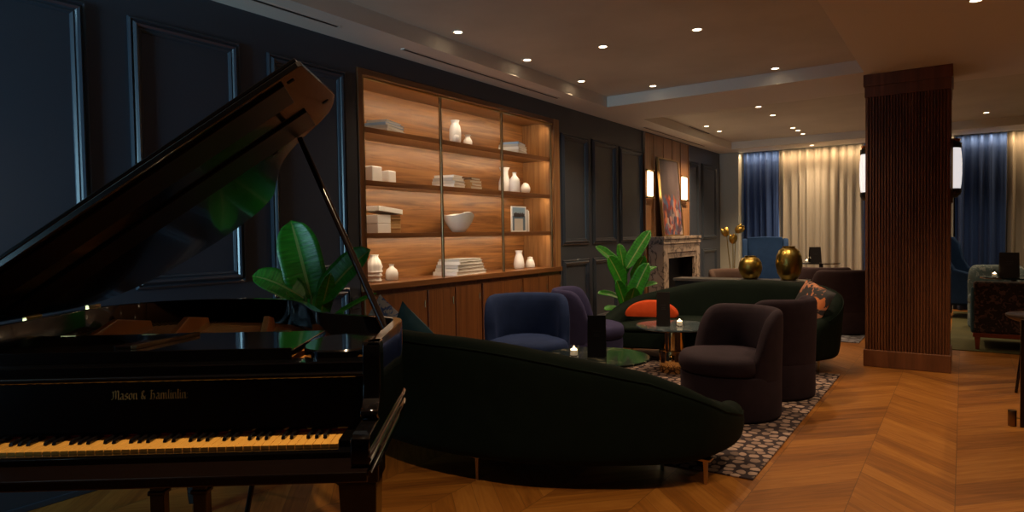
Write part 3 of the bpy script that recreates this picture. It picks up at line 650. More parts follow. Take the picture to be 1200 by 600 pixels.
curtain('sheer_curtain', 0.52, 2.6, 12.56, 0.01, 2.735, 0.135, 0.046, M['sheer'], 'cream sheer curtain at the right edge of the picture', 'curtains on the back windows')

# lanterns on the column
for sx, xx, lab in ((-1, px0, 'white lantern sconce on the left face of the reeded column'), (1, px1, 'white lantern sconce on the right face of the reeded column')):
    s_ = thing('lantern_sconce', lab, 'wall lamp', (xx, 7.34, 1.56), 0 if sx > 0 else PI, group='lantern sconces on the column')
    half = lambda r: [(0.016+r*math.sin(PI*k/16)*0.55, -r*1.0*math.cos(PI*k/16)) for k in range(17)]
    rings = []
    for r, z in [(0.105, 0.10), (0.118, 0.16), (0.125, 0.24), (0.125, 0.33), (0.118, 0.41), (0.105, 0.47)]:
        rings.append([(a, b, z) for a, b in half(r)])
    G().loft(rings).build('glass_shade', M['emit_lantern'], s_, smooth=50)
    rings = [[(a, b, z) for a, b in half(r)] for r, z in [(0.112, 0.47), (0.118, 0.475), (0.118, 0.515), (0.09, 0.53)]]
    G().loft(rings).build('top_cap', M['blacksat'], s_, smooth=40)
    rings = [[(a, b, z) for a, b in half(r)] for r, z in [(0.06, 0.02), (0.10, 0.045), (0.118, 0.065), (0.118, 0.095), (0.108, 0.10)]]
    G().loft(rings).build('bottom_cap', M['blacksat'], s_, smooth=40)
    rings = [[(a, b, z) for a, b in half(r)] for r, z in [(0.09, 0.53), (0.10, 0.54), (0.10, 0.553), (0.05, 0.56)]]
    G().loft(rings).build('copper_top', mat('copper', (0.75, 0.33, 0.16), 0.25, 1.0), s_, smooth=40)
    G().box(0.0, 0.016, -0.045, 0.045, -0.03, 0.56).build('back_plate', M['dkbrass'], s_, bevel=0.003)

# ------------------------------------------------------------------ rugs
tag(G().box(-3.15, -0.895, 3.48, 6.44, 0, 0.010).build('rug', M['rug'], bevel=0.004), 'dark plum rug with pale pebble pattern under the near seating group', 'rug')
tag(G().box(-3.2, -0.97, 8.35, 11.6, 0, 0.010).build('rug', M['rug2'], bevel=0.004), 'grey speckled rug under the far seating left of the column', 'rug')
tag(G().box(-0.12, 3.0, 8.36, 12.2, 0, 0.010).build('rug', M['rug3'], bevel=0.004), 'plain olive green rug in the area right of the column', 'rug')
RZ = 0.0101

# ------------------------------------------------------------------ sofas
def make_sofa(label, loc, rz):
    t = thing('sofa', label, 'sofa', loc, rz, 'curved green velvet sofas')
    ctrl = [(-1.02, 0.54), (-1.15, 0.24), (-1.09, -0.10), (-0.90, -0.32), (-0.66, -0.45), (-0.40, -0.515), (-0.10, -0.53), (0.14, -0.505), (0.34, -0.465), (0.51, -0.40), (0.72, -0.285), (0.94, -0.135), (1.12, 0.05), (1.20, 0.27), (1.215, 0.50), (1.16, 0.72)]
    S = catmull(ctrl, 8)
    TOP = [(0, 0.47), (0.6, 0.55), (1.2, 0.655), (2, 0.73), (3, 0.77), (5, 0.785), (6.6, 0.775), (7.3, 0.765), (8.2, 0.745), (9.1, 0.715), (10, 0.67), (11, 0.61), (12, 0.51), (13, 0.41), (14, 0.345), (15, 0.325)]
    inw = offset2d(S, 1.0, closed=False)           # inward direction (to the left of travel)
    nrm = [(a[0]-b[0], a[1]-b[1]) for a, b in zip(inw, S)]
    def ring(i, k=1.0, dz=0.0):
        (x, y), (nx, ny) = S[i], nrm[i]
        zt = lerp(TOP, i/8.0)+dz; th = 0.17
        sl = 0.035*max(0, (zt-0.42)/0.36)           # the back leans out a little
        z3 = 0.135+min(0.195, 0.5*(zt-0.135)); zi = min(zt-0.085, 0.36+(zt-0.40)*0.3)
        prof = [(0.060, 0.135), (0.022, 0.150), (0.006, 0.135+min(0.085, 0.25*(zt-0.135))), (-0.002, z3), (-sl*0.6, z3+(zt-0.075-z3)*0.5), (-sl, zt-0.075), (-sl+0.010, zt-0.038), (-sl+0.035, zt-0.012), (-sl+0.075, zt), (-sl+0.115, zt-0.010), (-sl+0.148, zt-0.036), (-sl+0.165, zt-0.075), (th, zi), (th+0.03, min(0.28, zi-0.02)), (th+0.03, 0.135)]
        c = 0.085
        return [(x+nx*(c+(d-c)*k), y+ny*(c+(d-c)*k), z if k == 1 else 0.135+(z-0.135)*(0.55+0.45*k)) for d, z in prof]
    rings = [ring(0, 0.35), ring(0, 0.75)] + [ring(i) for i in range(1, len(S)-1)] + [ring(len(S)-1, 0.75), ring(len(S)-1, 0.35)]
    fwd0, fwd1 = Vector((0.10, 0.30)).normalized()*0.06, Vector((-0.25, 0.20)).normalized()*0.05
    rings[0] = [(p[0]+fwd0.x, p[1]+fwd0.y, p[2]) for p in rings[0]]
    rings[-1] = [(p[0]+fwd1.x, p[1]+fwd1.y, p[2]) for p in rings[-1]]
    G().loft(rings).build('backrest', M['green_velvet'], t, smooth=60, subsurf=1)
    # welt seam along the outer edge of the back
    P = []
    for i in range(4, len(S)-4):
        zt = lerp(TOP, i/8.0); sl = 0.035*max(0, (zt-0.42)/0.36)
        P.append((S[i][0]+nrm[i][0]*(-sl+0.006), S[i][1]+nrm[i][1]*(-sl+0.006), zt-0.047))
    G().tube(P, 0.005, 6).build('piping', M['green_velvet'], t, smooth=60)
    inner = offset2d(S, 0.10, closed=False)[2:-2]
    front = [(0.86, 0.68), (0.45, 0.57), (0.0, 0.49), (-0.45, 0.48), (-0.85, 0.50)]
    plan = inner + front
    cx = sum(p[0] for p in plan)/len(plan); cy = sum(p[1] for p in plan)/len(plan)
    def inset(k): return [(cx+(p[0]-cx)*k, cy+(p[1]-cy)*k) for p in plan]
    def ringz(k, z): return [(a, b, min(z, z - (z-0.295)*0.75*max(0, min(1, (a-0.72)/0.36))) if z > 0.295 else z) for a, b in inset(k)]
    G().loft([ringz(0.955, 0.135), ringz(0.985, 0.15), ringz(0.99, 0.28), ringz(0.985, 0.295)]).build('seat_base', M['green_velvet'], t, smooth=40)
    G().loft([ringz(0.95, 0.295), ringz(0.995, 0.308), ringz(1.005, 0.330), ringz(0.995, 0.355), ringz(0.96, 0.374), ringz(0.89, 0.386), ringz(0.5, 0.396), ringz(0.05, 0.40)]).build('seat_cushion', M['green_velvet'], t, smooth=60)
    for x, y in ((0.08, -0.40), (1.115, 0.175), (-0.86, -0.18), (-0.98, 0.24), (0.85, 0.25)):
        G().loft([[(x+a*r, y+b*r, z) for a, b in ((-1,-1),(1,-1),(1,1),(-1,1))] for r, z in ((0.0075, 0), (0.011, 0.128))]).box(x-0.03, x+0.03, y-0.03, y+0.03, 0.126, 0.136).build('leg', M['brass'], t)
    return t
sofa = make_sofa('dark green curved velvet sofa seen from behind beside the piano', (-2.2, 3.13, 0), 0.0)
dup(sofa, (-2.06, 6.72, 0), PI, 'dark green curved velvet sofa facing the viewer beyond the round tables')

# ------------------------------------------------------------------ barrel chairs
def make_chair(label, loc, rz, m, R=0.335, group='round barrel chairs', top=0.775):
    t = thing('barrel_chair', label, 'armchair', loc, rz, group)       # faces local +x
    n = 56; AD = 104.0; A = math.radians(AD); th = 0.085
    rings = []
    for i in range(n+1):
        q = -1 + 2*i/n; ph = PI + q*A; a = abs(q)*AD
        zt = lerp([(0, top), (58, top), (68, top-0.008), (76, top-0.032), (83, top-0.08), (89, top-0.15), (94, top-0.235), (98, 0.445), (104, 0.40)], a)
        k = lerp([(0, 1), (90, 1), (100, 0.8), (104, 0.45)], a); fl = 0.012*max(0, (zt-0.4)/0.36)
        prof = [(R-0.03, 0.265), (R-0.002, 0.267), (R, 0.275), (R, 0.31), (R+fl*0.6, 0.31+(zt-0.31)*0.5), (R+fl, zt-0.05), (R+fl-0.008, zt-0.018), (R+fl-0.034, zt), (R+fl-0.062, zt-0.012), (R-th+fl*0.6, zt-0.045), (R-th-0.012, 0.30+(zt-0.30)*0.45), (R-th-0.015, 0.265)]
        c = R-th/2
        rings.append([((c+(r-c)*k)*math.cos(ph), (c+(r-c)*k)*math.sin(ph), z) for r, z in prof])
    G().loft(rings).build('backrest', m, t, smooth=60, subsurf=1)
    G().lathe([(R-0.02, 0.0), (R-0.004, 0.012), (R-0.001, 0.03), (R-0.001, 0.29), (R-0.006, 0.303), (R-0.03, 0.306), (0, 0.306)], n=56).build('base', m, t, smooth=45)
    # cushion: a rounded disc that swells past the front of the base
    rings = []
    for q, z in ((0.80, 0.304), (0.96, 0.312), (1.0, 0.340), (1.005, 0.375), (0.985, 0.405), (0.93, 0.428), (0.80, 0.442), (0.5, 0.452), (0.02, 0.455)):
        row = []
        for k in range(56):
            an = 2*PI*k/56
            fr = (1+math.cos(an))/2
            r = (R-th-0.012)*(1-fr**1.5) + (R+0.012)*fr**1.5 if abs(an if an < PI else an-2*PI) < PI/1.9 else R-th-0.012
            fr2 = max(0.0, min(1.0, (math.cos(an)+0.25)/0.7)); fr2 = fr2*fr2*(3-2*fr2)
            r = (R-th-0.005)*(1-fr2) + (R+0.010)*fr2
            row.append((q*r*math.cos(an), q*r*math.sin(an), z))
        rings.append(row)
    G().loft(rings).build('seat_cushion', m, t, smooth=60)
    return t
make_chair('dark mauve barrel chair nearest the viewer, at right of the tables', (-1.37, 4.72, RZ), math.radians(238), M['mauve'], R=0.345, top=0.748)
make_chair('dark mauve barrel chair with its back to us behind the nearest mauve chair', (-1.27, 5.46, RZ), math.radians(160), M['mauve'])
make_chair('royal blue barrel chair facing us in front of the base cabinet', (-2.97, 4.52, RZ), math.radians(-57), M['bluevel'], R=0.35, top=0.79)
make_chair('blue violet barrel chair turned right beside the tall plant', (-2.96, 5.56, RZ), math.radians(24), M['violet'], R=0.335, top=0.775)
make_chair('plum barrel chair half hidden between far sofa and column', (-1.27, 9.18, RZ), math.radians(120), M['plum'], R=0.36, top=0.80, group='far barrel chairs')
make_chair('plum barrel chair top showing behind the gold vases', (-1.62, 10.1, RZ), math.radians(100), M['plum'], R=0.36, top=0.78, group='far barrel chairs')
make_chair('brown barrel chair below the gold tulip lamp', (-2.85, 9.98, RZ), math.radians(-40), M['brownvel'], R=0.34, top=0.72, group='far barrel chairs')

# ------------------------------------------------------------------ tables and things on them
def round_table(label, loc, R, z, m, rz=0):
    t = thing('round_table', label, 'table', loc, rz, 'round cocktail tables')
    G().lathe([(0, z-0.022), (R-0.012, z-0.022), (R, z-0.014), (R, z-0.005), (R-0.004, z), (0, z)], n=72).build('tabletop', m, t, smooth=40)
    G().lathe([(0, z-0.034), (0.16, z-0.034), (0.16, z-0.022), (0, z-0.022)], n=40).build('mounting_plate', M['blacksat'], t, smooth=40)
    G().lathe([(0, 0.20), (0.095, 0.20), (0.095, z-0.034), (0, z-0.034)], n=48).build('post', M['gold'], t, smooth=40)
    G().lathe([(0, 0), (0.135, 0), (0.138, 0.004), (0.138, 0.198), (0.134, 0.203), (0, 0.203)], n=48).build('base', M['gold'], t, smooth=40)
    return t
round_table('round black marble table with pale veins just behind the near sofa', (-2.12, 4.10, RZ), 0.375, 0.43, M['marble_dk'], 0.7)
round_table('round smoky marble table on a gold drum in front of the far sofa', (-2.20, 5.83, RZ), 0.35, 0.43, M['marble_lt'], 0.2)
def candle(label, loc, s=1.0):
    c = thing('tealight_holder', label, 'candle', loc, 0, 'lit tealights in glass')
    G().lathe([(0, 0), (0.030*s, 0), (0.034*s, 0.004), (0.036*s, 0.075*s), (0.033*s, 0.075*s), (0.031*s, 0.010), (0, 0.008)], n=24).build('glass', M['glass'], c, smooth=40)
    G().lathe([(0, 0.009), (0.026*s, 0.009), (0.026*s, 0.045*s), (0, 0.043*s)], n=20).build('wax', M['wax'], c, smooth=40)
    G().lathe([(0, 0.046*s), (0.021*s, 0.046*s), (0.021*s, 0.050*s), (0.008*s, 0.054*s), (0.004*s, 0.064*s), (0, 0.070*s)], n=12).build('flame', M['flame'], c, smooth=60)  # foot widened to a glowing disc for the lit melted wax
    l = bpy.data.lights.new('candle_glow', 'POINT'); l.energy = 0.35*s; l.color = (1, 0.62, 0.3); l.shadow_soft_size = 0.015
    o = bpy.data.objects.new('candle_glow', l); sc.collection.objects.link(o); o.parent = c; o.location = (0, 0, 0.095*s)
TZ = 0.44+0.0005
candle('lit glass tealight on the black marble table behind the near sofa', (-2.25, 4.02, TZ))
candle('lit glass tealight on the smoky marble table', (-2.13, 5.78, TZ))
def menu(label, loc, rz, wd=0.115, h=0.27):
    t = thing('menu_card', label, 'menu', loc, rz, 'black standing menus')
    k = 0.05
    G().xbox((k, -wd/2, 0), (-k+0.004, 0, h), (0, wd, 0), (0.003, 0, 0)).build('front_cover', M['menu'], t)
    G().xbox((-k, -wd/2, 0), (k-0.006, 0, h), (0, wd, 0), (0.003, 0, 0)).build('back_cover', M['menu'], t)
    g = G()
    for i, (w_, z_) in enumerate(((0.05, 0.62), (0.034, 0.55), (0.042, 0.50))):
        z1 = z_*h; xx = k+0.0045-(k-0.004)*z_
        g.box(xx, xx+0.0015, -w_/2*wd/0.115, w_/2*wd/0.115, z1, z1+0.004)
    g.build('lettering', BC['dark'], t)
menu('black standing menu on the black marble table beside the near tealight', (-2.11, 4.10, TZ), math.radians(-68), 0.125, 0.285)
menu('black standing menu on the smoky marble table before the orange cushion', (-2.27, 5.74, TZ), math.radians(-62), 0.115, 0.31)

# ------------------------------------------------------------------ cushions
def pillow(name, label, loc, rot, w_, h_, th, m, cat='cushion', group='scatter cushions'):
    n = 16; V = []
    g = G()
    def sheet(sgn):
        rows = []
        for i in range(n+1):
            row = []
            for j in range(n+1):
                a = -1+2*i/n; b = -1+2*j/n
                e = ((1-a*a)*(1-b*b))**0.45
                px_ = a*w_/2*(1-0.05*(1-b*b)); pz_ = b*h_/2*(1-0.05*(1-a*a))
                row.append((px_, sgn*th/2*e, pz_))
            rows.append(row)
        return rows
    g.loft(sheet(1), closed=False, caps=False); g.loft(sheet(-1), closed=False, caps=False)
    bmesh.ops.remove_doubles(g.bm, verts=g.bm.verts, dist=1e-5)
    o = g.build(name, m, smooth=70, loc=loc, rot=rot)
    return tag(o, label, cat, group)
pillow('scatter_cushion', 'black floral cushion with orange blooms at right end of the far sofa', (-1.135, 6.44, 0.635), (math.radians(-22), math.radians(16), math.radians(-42)), 0.40, 0.36, 0.12, M['floral'])
pillow('scatter_cushion', 'teal cushion corner peeking over the back of the near sofa', (-2.70, 2.86, 0.685), (math.radians(14), math.radians(38), math.radians(5)), 0.34, 0.34, 0.11, M['teal'])
pillow('scatter_cushion', 'blue and white patterned cushion peeking past the piano prop', (-3.03, 2.98, 0.70), (math.radians(12), math.radians(40), math.radians(20)), 0.34, 0.34, 0.11, M['bluewhite'])
# half round bolster on the far sofa
hr = []
for k, (q, dy) in enumerate(((0.90, -0.06), (0.97, -0.05), (1.0, -0.03), (1.0, 0.03), (0.97, 0.05), (0.90, 0.06))):
    row = [(-0.27*q, dy, 0.006), (0.27*q, dy, 0.006)]
    row += [(0.28*q*math.cos(PI*j/20), dy, 0.022+0.158*q*math.sin(PI*j/20)) for j in range(0, 21)]
    hr.append(row)
bo = tag(G().loft(hr).build('half_round_cushion', M['orange'], smooth=50, loc=(-2.74, 6.60, 0.398), rot=(0, 0, math.radians(14))), 'orange half-moon cushion on the far green sofa', 'cushion', 'scatter cushions')

# ------------------------------------------------------------------ console with gold vases behind the far sofa
co = thing('console_table', 'low dark console table behind the far sofa carrying gold vases', 'console table', (-2.12, 7.70, 0))
G().box(-0.74, 0.74, -0.15, 0.15, 0.72, 0.75).build('tabletop', mat('lit_top_lacquer', (0.06, 0.055, 0.052), 0.3), co, bevel=0.003)  # paler than the apron: the light on the top is put into its colour
G().box(-0.72, 0.72, -0.13, 0.13, 0.66, 0.72).build('apron', M['blacksat'], co)
for x in (-0.71, 0.67):
    for y in (-0.13, 0.09): G().box(x, x+0.04, y, y+0.04, 0, 0.66).build('leg', M['blacksat'], co)
GV = [(0, 0), (0.50, 0), (0.62, 0.03), (0.86, 0.20), (0.99, 0.42), (1.0, 0.52), (0.93, 0.72), (0.74, 0.88), (0.52, 0.945), (0.46, 0.955), (0.46, 0.985), (0.50, 1.0), (0.40, 1.0), (0.38, 0.95), (0, 0.93)]
tag(G().lathe(sc_prof(GV, 0.128, 0.265), n=40).build('gold_vase', M['gold_dim'], smooth=50, loc=(-2.00, 7.70, 0.7503)), 'squat round gold vase on the console, left one', 'vase', 'gold vases on the console')
tag(G().lathe(sc_prof(GV, 0.138, 0.375), n=40).build('gold_vase', M['gold_dim'], smooth=50, loc=(-1.585, 7.70, 0.7503)), 'taller gold vase on the console, right one', 'vase', 'gold vases on the console')

# ------------------------------------------------------------------ plants
def leaf_mesh(g, base, d0, length, width, droop, face):
    n, m_ = 14, 8
    d = Vector(d0).normalized(); p = Vector(base); up = Vector((0, 0, 1))
    sd = d.cross(Vector(face)).normalized()
    rows = []; step = length/n
    for i in range(n+1):
        t = i/n; wv = width*0.5*max(0.015, min(1, (t/0.25)**0.65)*max(0.0, 1-max(0, (t-0.55)/0.45)**2.4)**0.6)
        nrm_ = sd.cross(d).normalized()
        row = []
        for j in range(m_+1):
            s = -1+2*j/m_
            q = p + sd*(s*wv) + nrm_*(abs(s)**1.3*wv*0.28 + 0.012*width*math.sin(11*t*PI+s*2)*abs(s))
            row.append(q)
        rows.append(row)
        p = p + d*step
        d = (d + Vector((0, 0, -1))*droop*step*(0.4+1.2*t)).normalized()
        sd = (sd - d*sd.dot(d)).normalized()
    uv = g.bm.loops.layers.uv.verify()
    V = [[g.bm.verts.new(q) for q in r] for r in rows]
    for i in range(n):
        for j in range(m_):
            f = g.bm.faces.new((V[i][j], V[i][j+1], V[i+1][j+1], V[i+1][j]))
            for lp, (a, b) in zip(f.loops, ((j, i), (j+1, i), (j+1, i+1), (j, i+1))): lp[uv].uv = (a/m_, b/n)
def plant(label, loc, leaves, pot_r, pot_h):
    t = thing('potted_plant', label, 'plant', loc, 0, 'potted banana-leaf plants')
    G().lathe([(0, 0), (pot_r*0.75, 0), (pot_r*0.8, 0.01), (pot_r, pot_h-0.02), (pot_r, pot_h), (pot_r-0.025, pot_h), (pot_r-0.03, pot_h-0.05), (0, pot_h-0.05)], n=36).build('pot', M['pot'], t, smooth=40)
    G().lathe([(0, pot_h-0.049), (pot_r-0.034, pot_h-0.049), (pot_r-0.034, pot_h-0.035), (0, pot_h-0.028)], n=24).build('soil', M['soil'], t)
    for (ex, ey, ez), (dx, dy, dz), L, W_, dr, tw in leaves:
        b = Vector((0.05*random.uniform(-1, 1), 0.05*random.uniform(-1, 1), pot_h-0.04)); e = Vector((ex, ey, ez)); mid = (b+e)/2 + Vector((-ex*0.18, -ey*0.18, 0.06))
        d = Vector((dx, dy, dz)).normalized()
        pts = catmull([tuple(b), tuple(mid), tuple(e), tuple(e+d*L*0.04)], 5)
        st = G().tube(pts, [0.012-0.006*i/(len(pts)-1) for i in range(len(pts))], 7).build('stalk', M['stem'], t, smooth=50)
        g = G(); leaf_mesh(g, e, d, L, W_, dr, tw)
        lf = g.build('leaf', M['leaf'], st, smooth=80)
        s = lf.modifiers.new('solid', 'SOLIDIFY'); s.thickness = 0.0015
    return t
PX, PY = -3.22, 2.555
# directions are given in room axes; the viewer looks along (-0.57, 0.82)
r_ = Vector((0.824, 0.566, 0)); f_ = Vector((-0.566, 0.824, 0))
def D(a, b, c): q = r_*a + f_*b; return (q.x, q.y, c)
def LF(base, tip, width, droop, face):
    # base and tip as (right, away, up) seen from the seating side
    b, t_ = D(*base), D(*tip); d = Vector(t_)-Vector(b); L = d.length*1.04
    d = d.normalized() + Vector((0, 0, droop*L*0.42))
    return (b, tuple(d), L, width, droop, D(*face))
plant('broad-leaved potted plant in the corner behind the piano tail', (PX, PY, 0), [
    LF((-0.01, 0.02, 0.93), (-0.13, 0.06, 1.39), 0.25, 0.3, (0.25, -1, 0.15)),
    LF((-0.03, -0.02, 0.93), (-0.33, -0.05, 1.07), 0.17, 1.6, (0.0, -0.75, 0.8)),
    LF((0.04, -0.03, 0.90), (0.36, -0.05, 1.21), 0.20, 0.7, (-0.5, -1, 0.5)),
    LF((0.03, -0.04, 0.72), (0.13, -0.06, 1.08), 0.10, 0.3, (0.6, -1, 0.2)),
    LF((-0.02, -0.07, 0.84), (-0.06, -0.26, 0.98), 0.12, 1.4, (0.2, -0.6, 1)),
    LF((0.12, -0.05, 0.82), (0.40, -0.08, 0.96), 0.05, 0.6, (0, -0.6, 1)),
    LF((0.08, -0.04, 0.78), (0.22, -0.16, 0.84), 0.12, 1.5, (0, -0.6, 1)),
    LF((0.0, 0.05, 0.80), (0.02, 0.26, 1.05), 0.14, 1.0, (0, -1, 0.6))], 0.17, 0.42)
plant('tall green potted plant beside the wall panels behind the violet chair', (-3.30, 7.18, 0), [
    LF((0.00, 0.02, 0.86), (0.30, 0.05, 1.31), 0.17, 0.3, (-0.5, -1, 0.25)),
    LF((-0.04, 0.0, 0.86), (-0.36, -0.05, 1.13), 0.14, 1.1, (0.1, -0.8, 0.8)),
    LF((-0.03, -0.03, 0.66), (-0.22, -0.10, 1.02), 0.20, 0.7, (0.35, -1, 0.3)),
    LF((0.03, -0.04, 0.45), (0.24, -0.12, 0.93), 0.20, 0.4, (-0.5, -1, 0.2)),
    LF((0.05, 0.0, 0.70), (0.36, 0.0, 0.88), 0.09, 1.4, (0, -0.7, 1)),
    LF((0.06, 0.02, 0.60), (0.38, 0.03, 0.68), 0.09, 1.8, (0, -0.7, 1)),
    LF((-0.02, -0.06, 0.42), (-0.14, -0.18, 0.74), 0.17, 0.8, (0.4, -1, 0.3)),
    LF((-0.06, 0.0, 0.52), (-0.34, -0.05, 0.58), 0.11, 1.8, (0, -0.6, 1)),
    LF((0.01, -0.07, 0.36), (0.06, -0.22, 0.66), 0.18, 0.9, (0.1, -1, 0.4)),
    LF((0.0, 0.05, 0.78), (-0.06, 0.12, 1.16), 0.16, 0.4, (0.5, -1, 0.2)),
    LF((-0.05, -0.05, 0.38), (-0.28, -0.16, 0.40), 0.12, 1.8, (0, -0.5, 1)),
    LF((0.06, -0.03, 0.74), (0.20, -0.08, 1.02), 0.16, 0.6, (0.6, -1, 0.3))], 0.18, 0.36)

# ------------------------------------------------------------------ grand piano (local x along the keys, y away from the player)
TH = math.radians(36.5)
pn = thing('grand_piano', 'black grand piano with raised lid and ivory keys in the left foreground', 'piano', (-1.49, 1.31, 0), TH)
RO = [(0.10, -0.065), (0.10, 0.10), (0.10, 0.28), (0.10, 0.42), (0.085, 0.485), (0.03, 0.54), (-0.08, 0.605), (-0.19, 0.685), (-0.27, 0.78), (-0.345, 0.95), (-0.42, 1.12), (-0.52, 1.285), (-0.66, 1.375), (-0.85, 1.425), (-1.05, 1.42), (-1.22, 1.36), (-1.34, 1.24), (-1.39, 1.08), (-1.40, 0.90), (-1.40, 0.5), (-1.40, 0.2), (-1.40, -0.065)]
RS = catmull(RO, 5)
RI = offset2d(RS, 0.034, closed=False)
RI[0] = (RS[0][0]-0.034, RS[0][1]); RI[-1] = (RS[-1][0]+0.034, RS[-1][1])
g = G()
rings = []
for o_, i_ in zip(RS, RI):
    rings.append([(o_[0], o_[1], 0.66), (o_[0], o_[1], 0.995), (o_[0]*0.9+i_[0]*0.1, o_[1]*0.9+i_[1]*0.1, 1.0), (o_[0]*0.1+i_[0]*0.9, o_[1]*0.1+i_[1]*0.9, 1.0), (i_[0], i_[1], 0.995), (i_[0], i_[1], 0.66)])
rim = g.loft(rings).build('rim', M['black'], pn, smooth=35)
RM = offset2d(RS, -0.004, closed=False)
for z in (0.700, 0.735):
    P = [(-1.40+1.50, -0.28, z)] + [(a, b, z) for a, b in RM[:70]]
    G().tube([(0.104, -0.28, z)] + [(a, b, z) for a, b in RM[1:72]], 0.007, 6).build('moulding', M['black'], rim, smooth=60)
g = G(); g.prism([(0.064, 0.07)] + [(a, b) for a, b in RI if b > 0.07] + [(-1.364, 0.07)], 0.70, 0.86)
g.build('soundboard', M['soundboard'], pn)
# cast iron plate with struts
PLT = [(0.02, 0.24), (0.03, 0.40), (-0.04, 0.53), (-0.16, 0.62), (-0.28, 0.74), (-0.37, 0.93), (-0.47, 1.13), (-0.58, 1.27), (-0.72, 1.33), (-0.95, 1.36), (-1.18, 1.30), (-1.31, 1.15), (-1.34, 0.9), (-1.34, 0.24)]
PLI = [(-0.06, 0.52), (-0.20, 0.61), (-0.33, 0.76), (-0.43, 0.96), (-0.53, 1.13), (-0.66, 1.23), (-0.90, 1.28), (-1.12, 1.22), (-1.22, 1.08), (-1.25, 0.52)]
pg = G()
A_ = catmull([(x, y, 0) for x, y in PLT], 4); 
pg.prism([(a[0], a[1]) for a in A_], 0.862, 0.885)
plate = pg.build('plate', M['plate'], pn, smooth=30)
for x0, y0, x1, y1 in ((-0.42, 0.48, -0.62, 1.20), (-0.78, 0.48, -0.95, 1.26), (-1.10, 0.48, -1.18, 1.18)):
    G().loft([[(x0-0.02, y0, 0.884), (x0+0.02, y0, 0.884), (x0+0.012, y0, 0.915), (x0-0.012, y0, 0.915)], [(x0*0.5+x1*0.5-0.02, (y0+y1)/2, 0.884), (x0*0.5+x1*0.5+0.02, (y0+y1)/2, 0.884), (x0*0.5+x1*0.5+0.012, (y0+y1)/2, 0.975), (x0*0.5+x1*0.5-0.012, (y0+y1)/2, 0.975)], [(x1-0.02, y1, 0.884), (x1+0.02, y1, 0.884), (x1+0.012, y1, 0.925), (x1-0.012, y1, 0.925)]]).build('strut', M['plate'], plate, bevel=0.004)
sg = G()
for i in range(60):
    u = -1.30+i*0.0215; v1 = 0.56 + 0.70*max(0, min(1, (-0.05-u)/0.75))**0.8
    sg.tube([(u, 0.44, 0.905), (u-0.05, min(v1, 1.26), 0.905)], 0.0008, 4)
s_ = sg.build('strings', M['brass'], pn); s_['kind'] = 'stuff'
G().loft([[(x, y, z) for x, y, z in ((-1.28, 0.60, 0.903), (-1.28, 0.64, 0.903), (-1.28, 0.64, 0.925), (-1.28, 0.60, 0.925))], [(-0.12, 0.50, 0.903), (-0.12, 0.53, 0.903), (-0.12, 0.53, 0.925), (-0.12, 0.50, 0.925)]]).build('felt_damper', M['redfelt'], pn)
G().box(-1.35, 0.05, 0.05, 0.26, 0.80, 0.925).build('pin_block', M['plate'], pn, bevel=0.003)
# music desk folded flat, side shelf
dk = G().box(-1.26, -0.175, 0.03, 0.44, 0.945, 0.966).build('music_desk', M['black'], pn, bevel=0.003)
G().box(-1.26, -0.175, 0.022, 0.03, 0.940, 0.975).build('desk_lip', M['black'], dk, bevel=0.002)
G().xbox((-0.745, 0.12, 0.966), (0.05, 0.0, 0), (0.075, 0.26, 0), (0, 0, 0.010)).build('prop_arm', M['case_brown'], dk, bevel=0.002)
G().xbox((-0.69, 0.11, 0.966), (0.02, 0.0, 0), (0.075, 0.27, 0), (0, 0, 0.012)).build('prop_arm', M['dkbrass'], dk, bevel=0.002)
for u in (-1.1, -0.82, -0.35): G().box(u, u+0.05, 0.425, 0.45, 0.960, 0.9675).build('hinge', M['brass'], dk)
sh = []
for q, z in ((0.97, 0.936), (1.0, 0.942), (1.0, 0.958), (0.97, 0.963)):
    sh.append([(-0.055+0.115*q*(abs(math.cos(t))**0.7)*(1 if math.cos(t) >= 0 else -1), 0.20+0.17*q*(abs(math.sin(t))**0.8)*(1 if math.sin(t) >= 0 else -1), z) for t in [2*PI*k/40 for k in range(40)]])
G().loft(sh).build('side_shelf', M['black'], pn, smooth=40)
# stretcher, fallboard
st_ = G().box(-1.36, 0.066, -0.03, 0.05, 0.905, 0.940).build('stretcher', M['black'], pn, bevel=0.004)
G().tube([(-1.365, -0.036, 0.903), (0.05, -0.036, 0.903)], 0.009, 8).build('moulding', M['black'], st_, smooth=60)
fb_ = G(); fb_.prism([(-0.005, 0.735), (0.03, 0.735), (0.03, 0.905), (0.012, 0.905), (0.0105, 0.89)], -1.36, 0.05, lambda a, b, c: (c, a, b))
fall = fb_.build('fallboard', M['black'], pn, bevel=0.003)
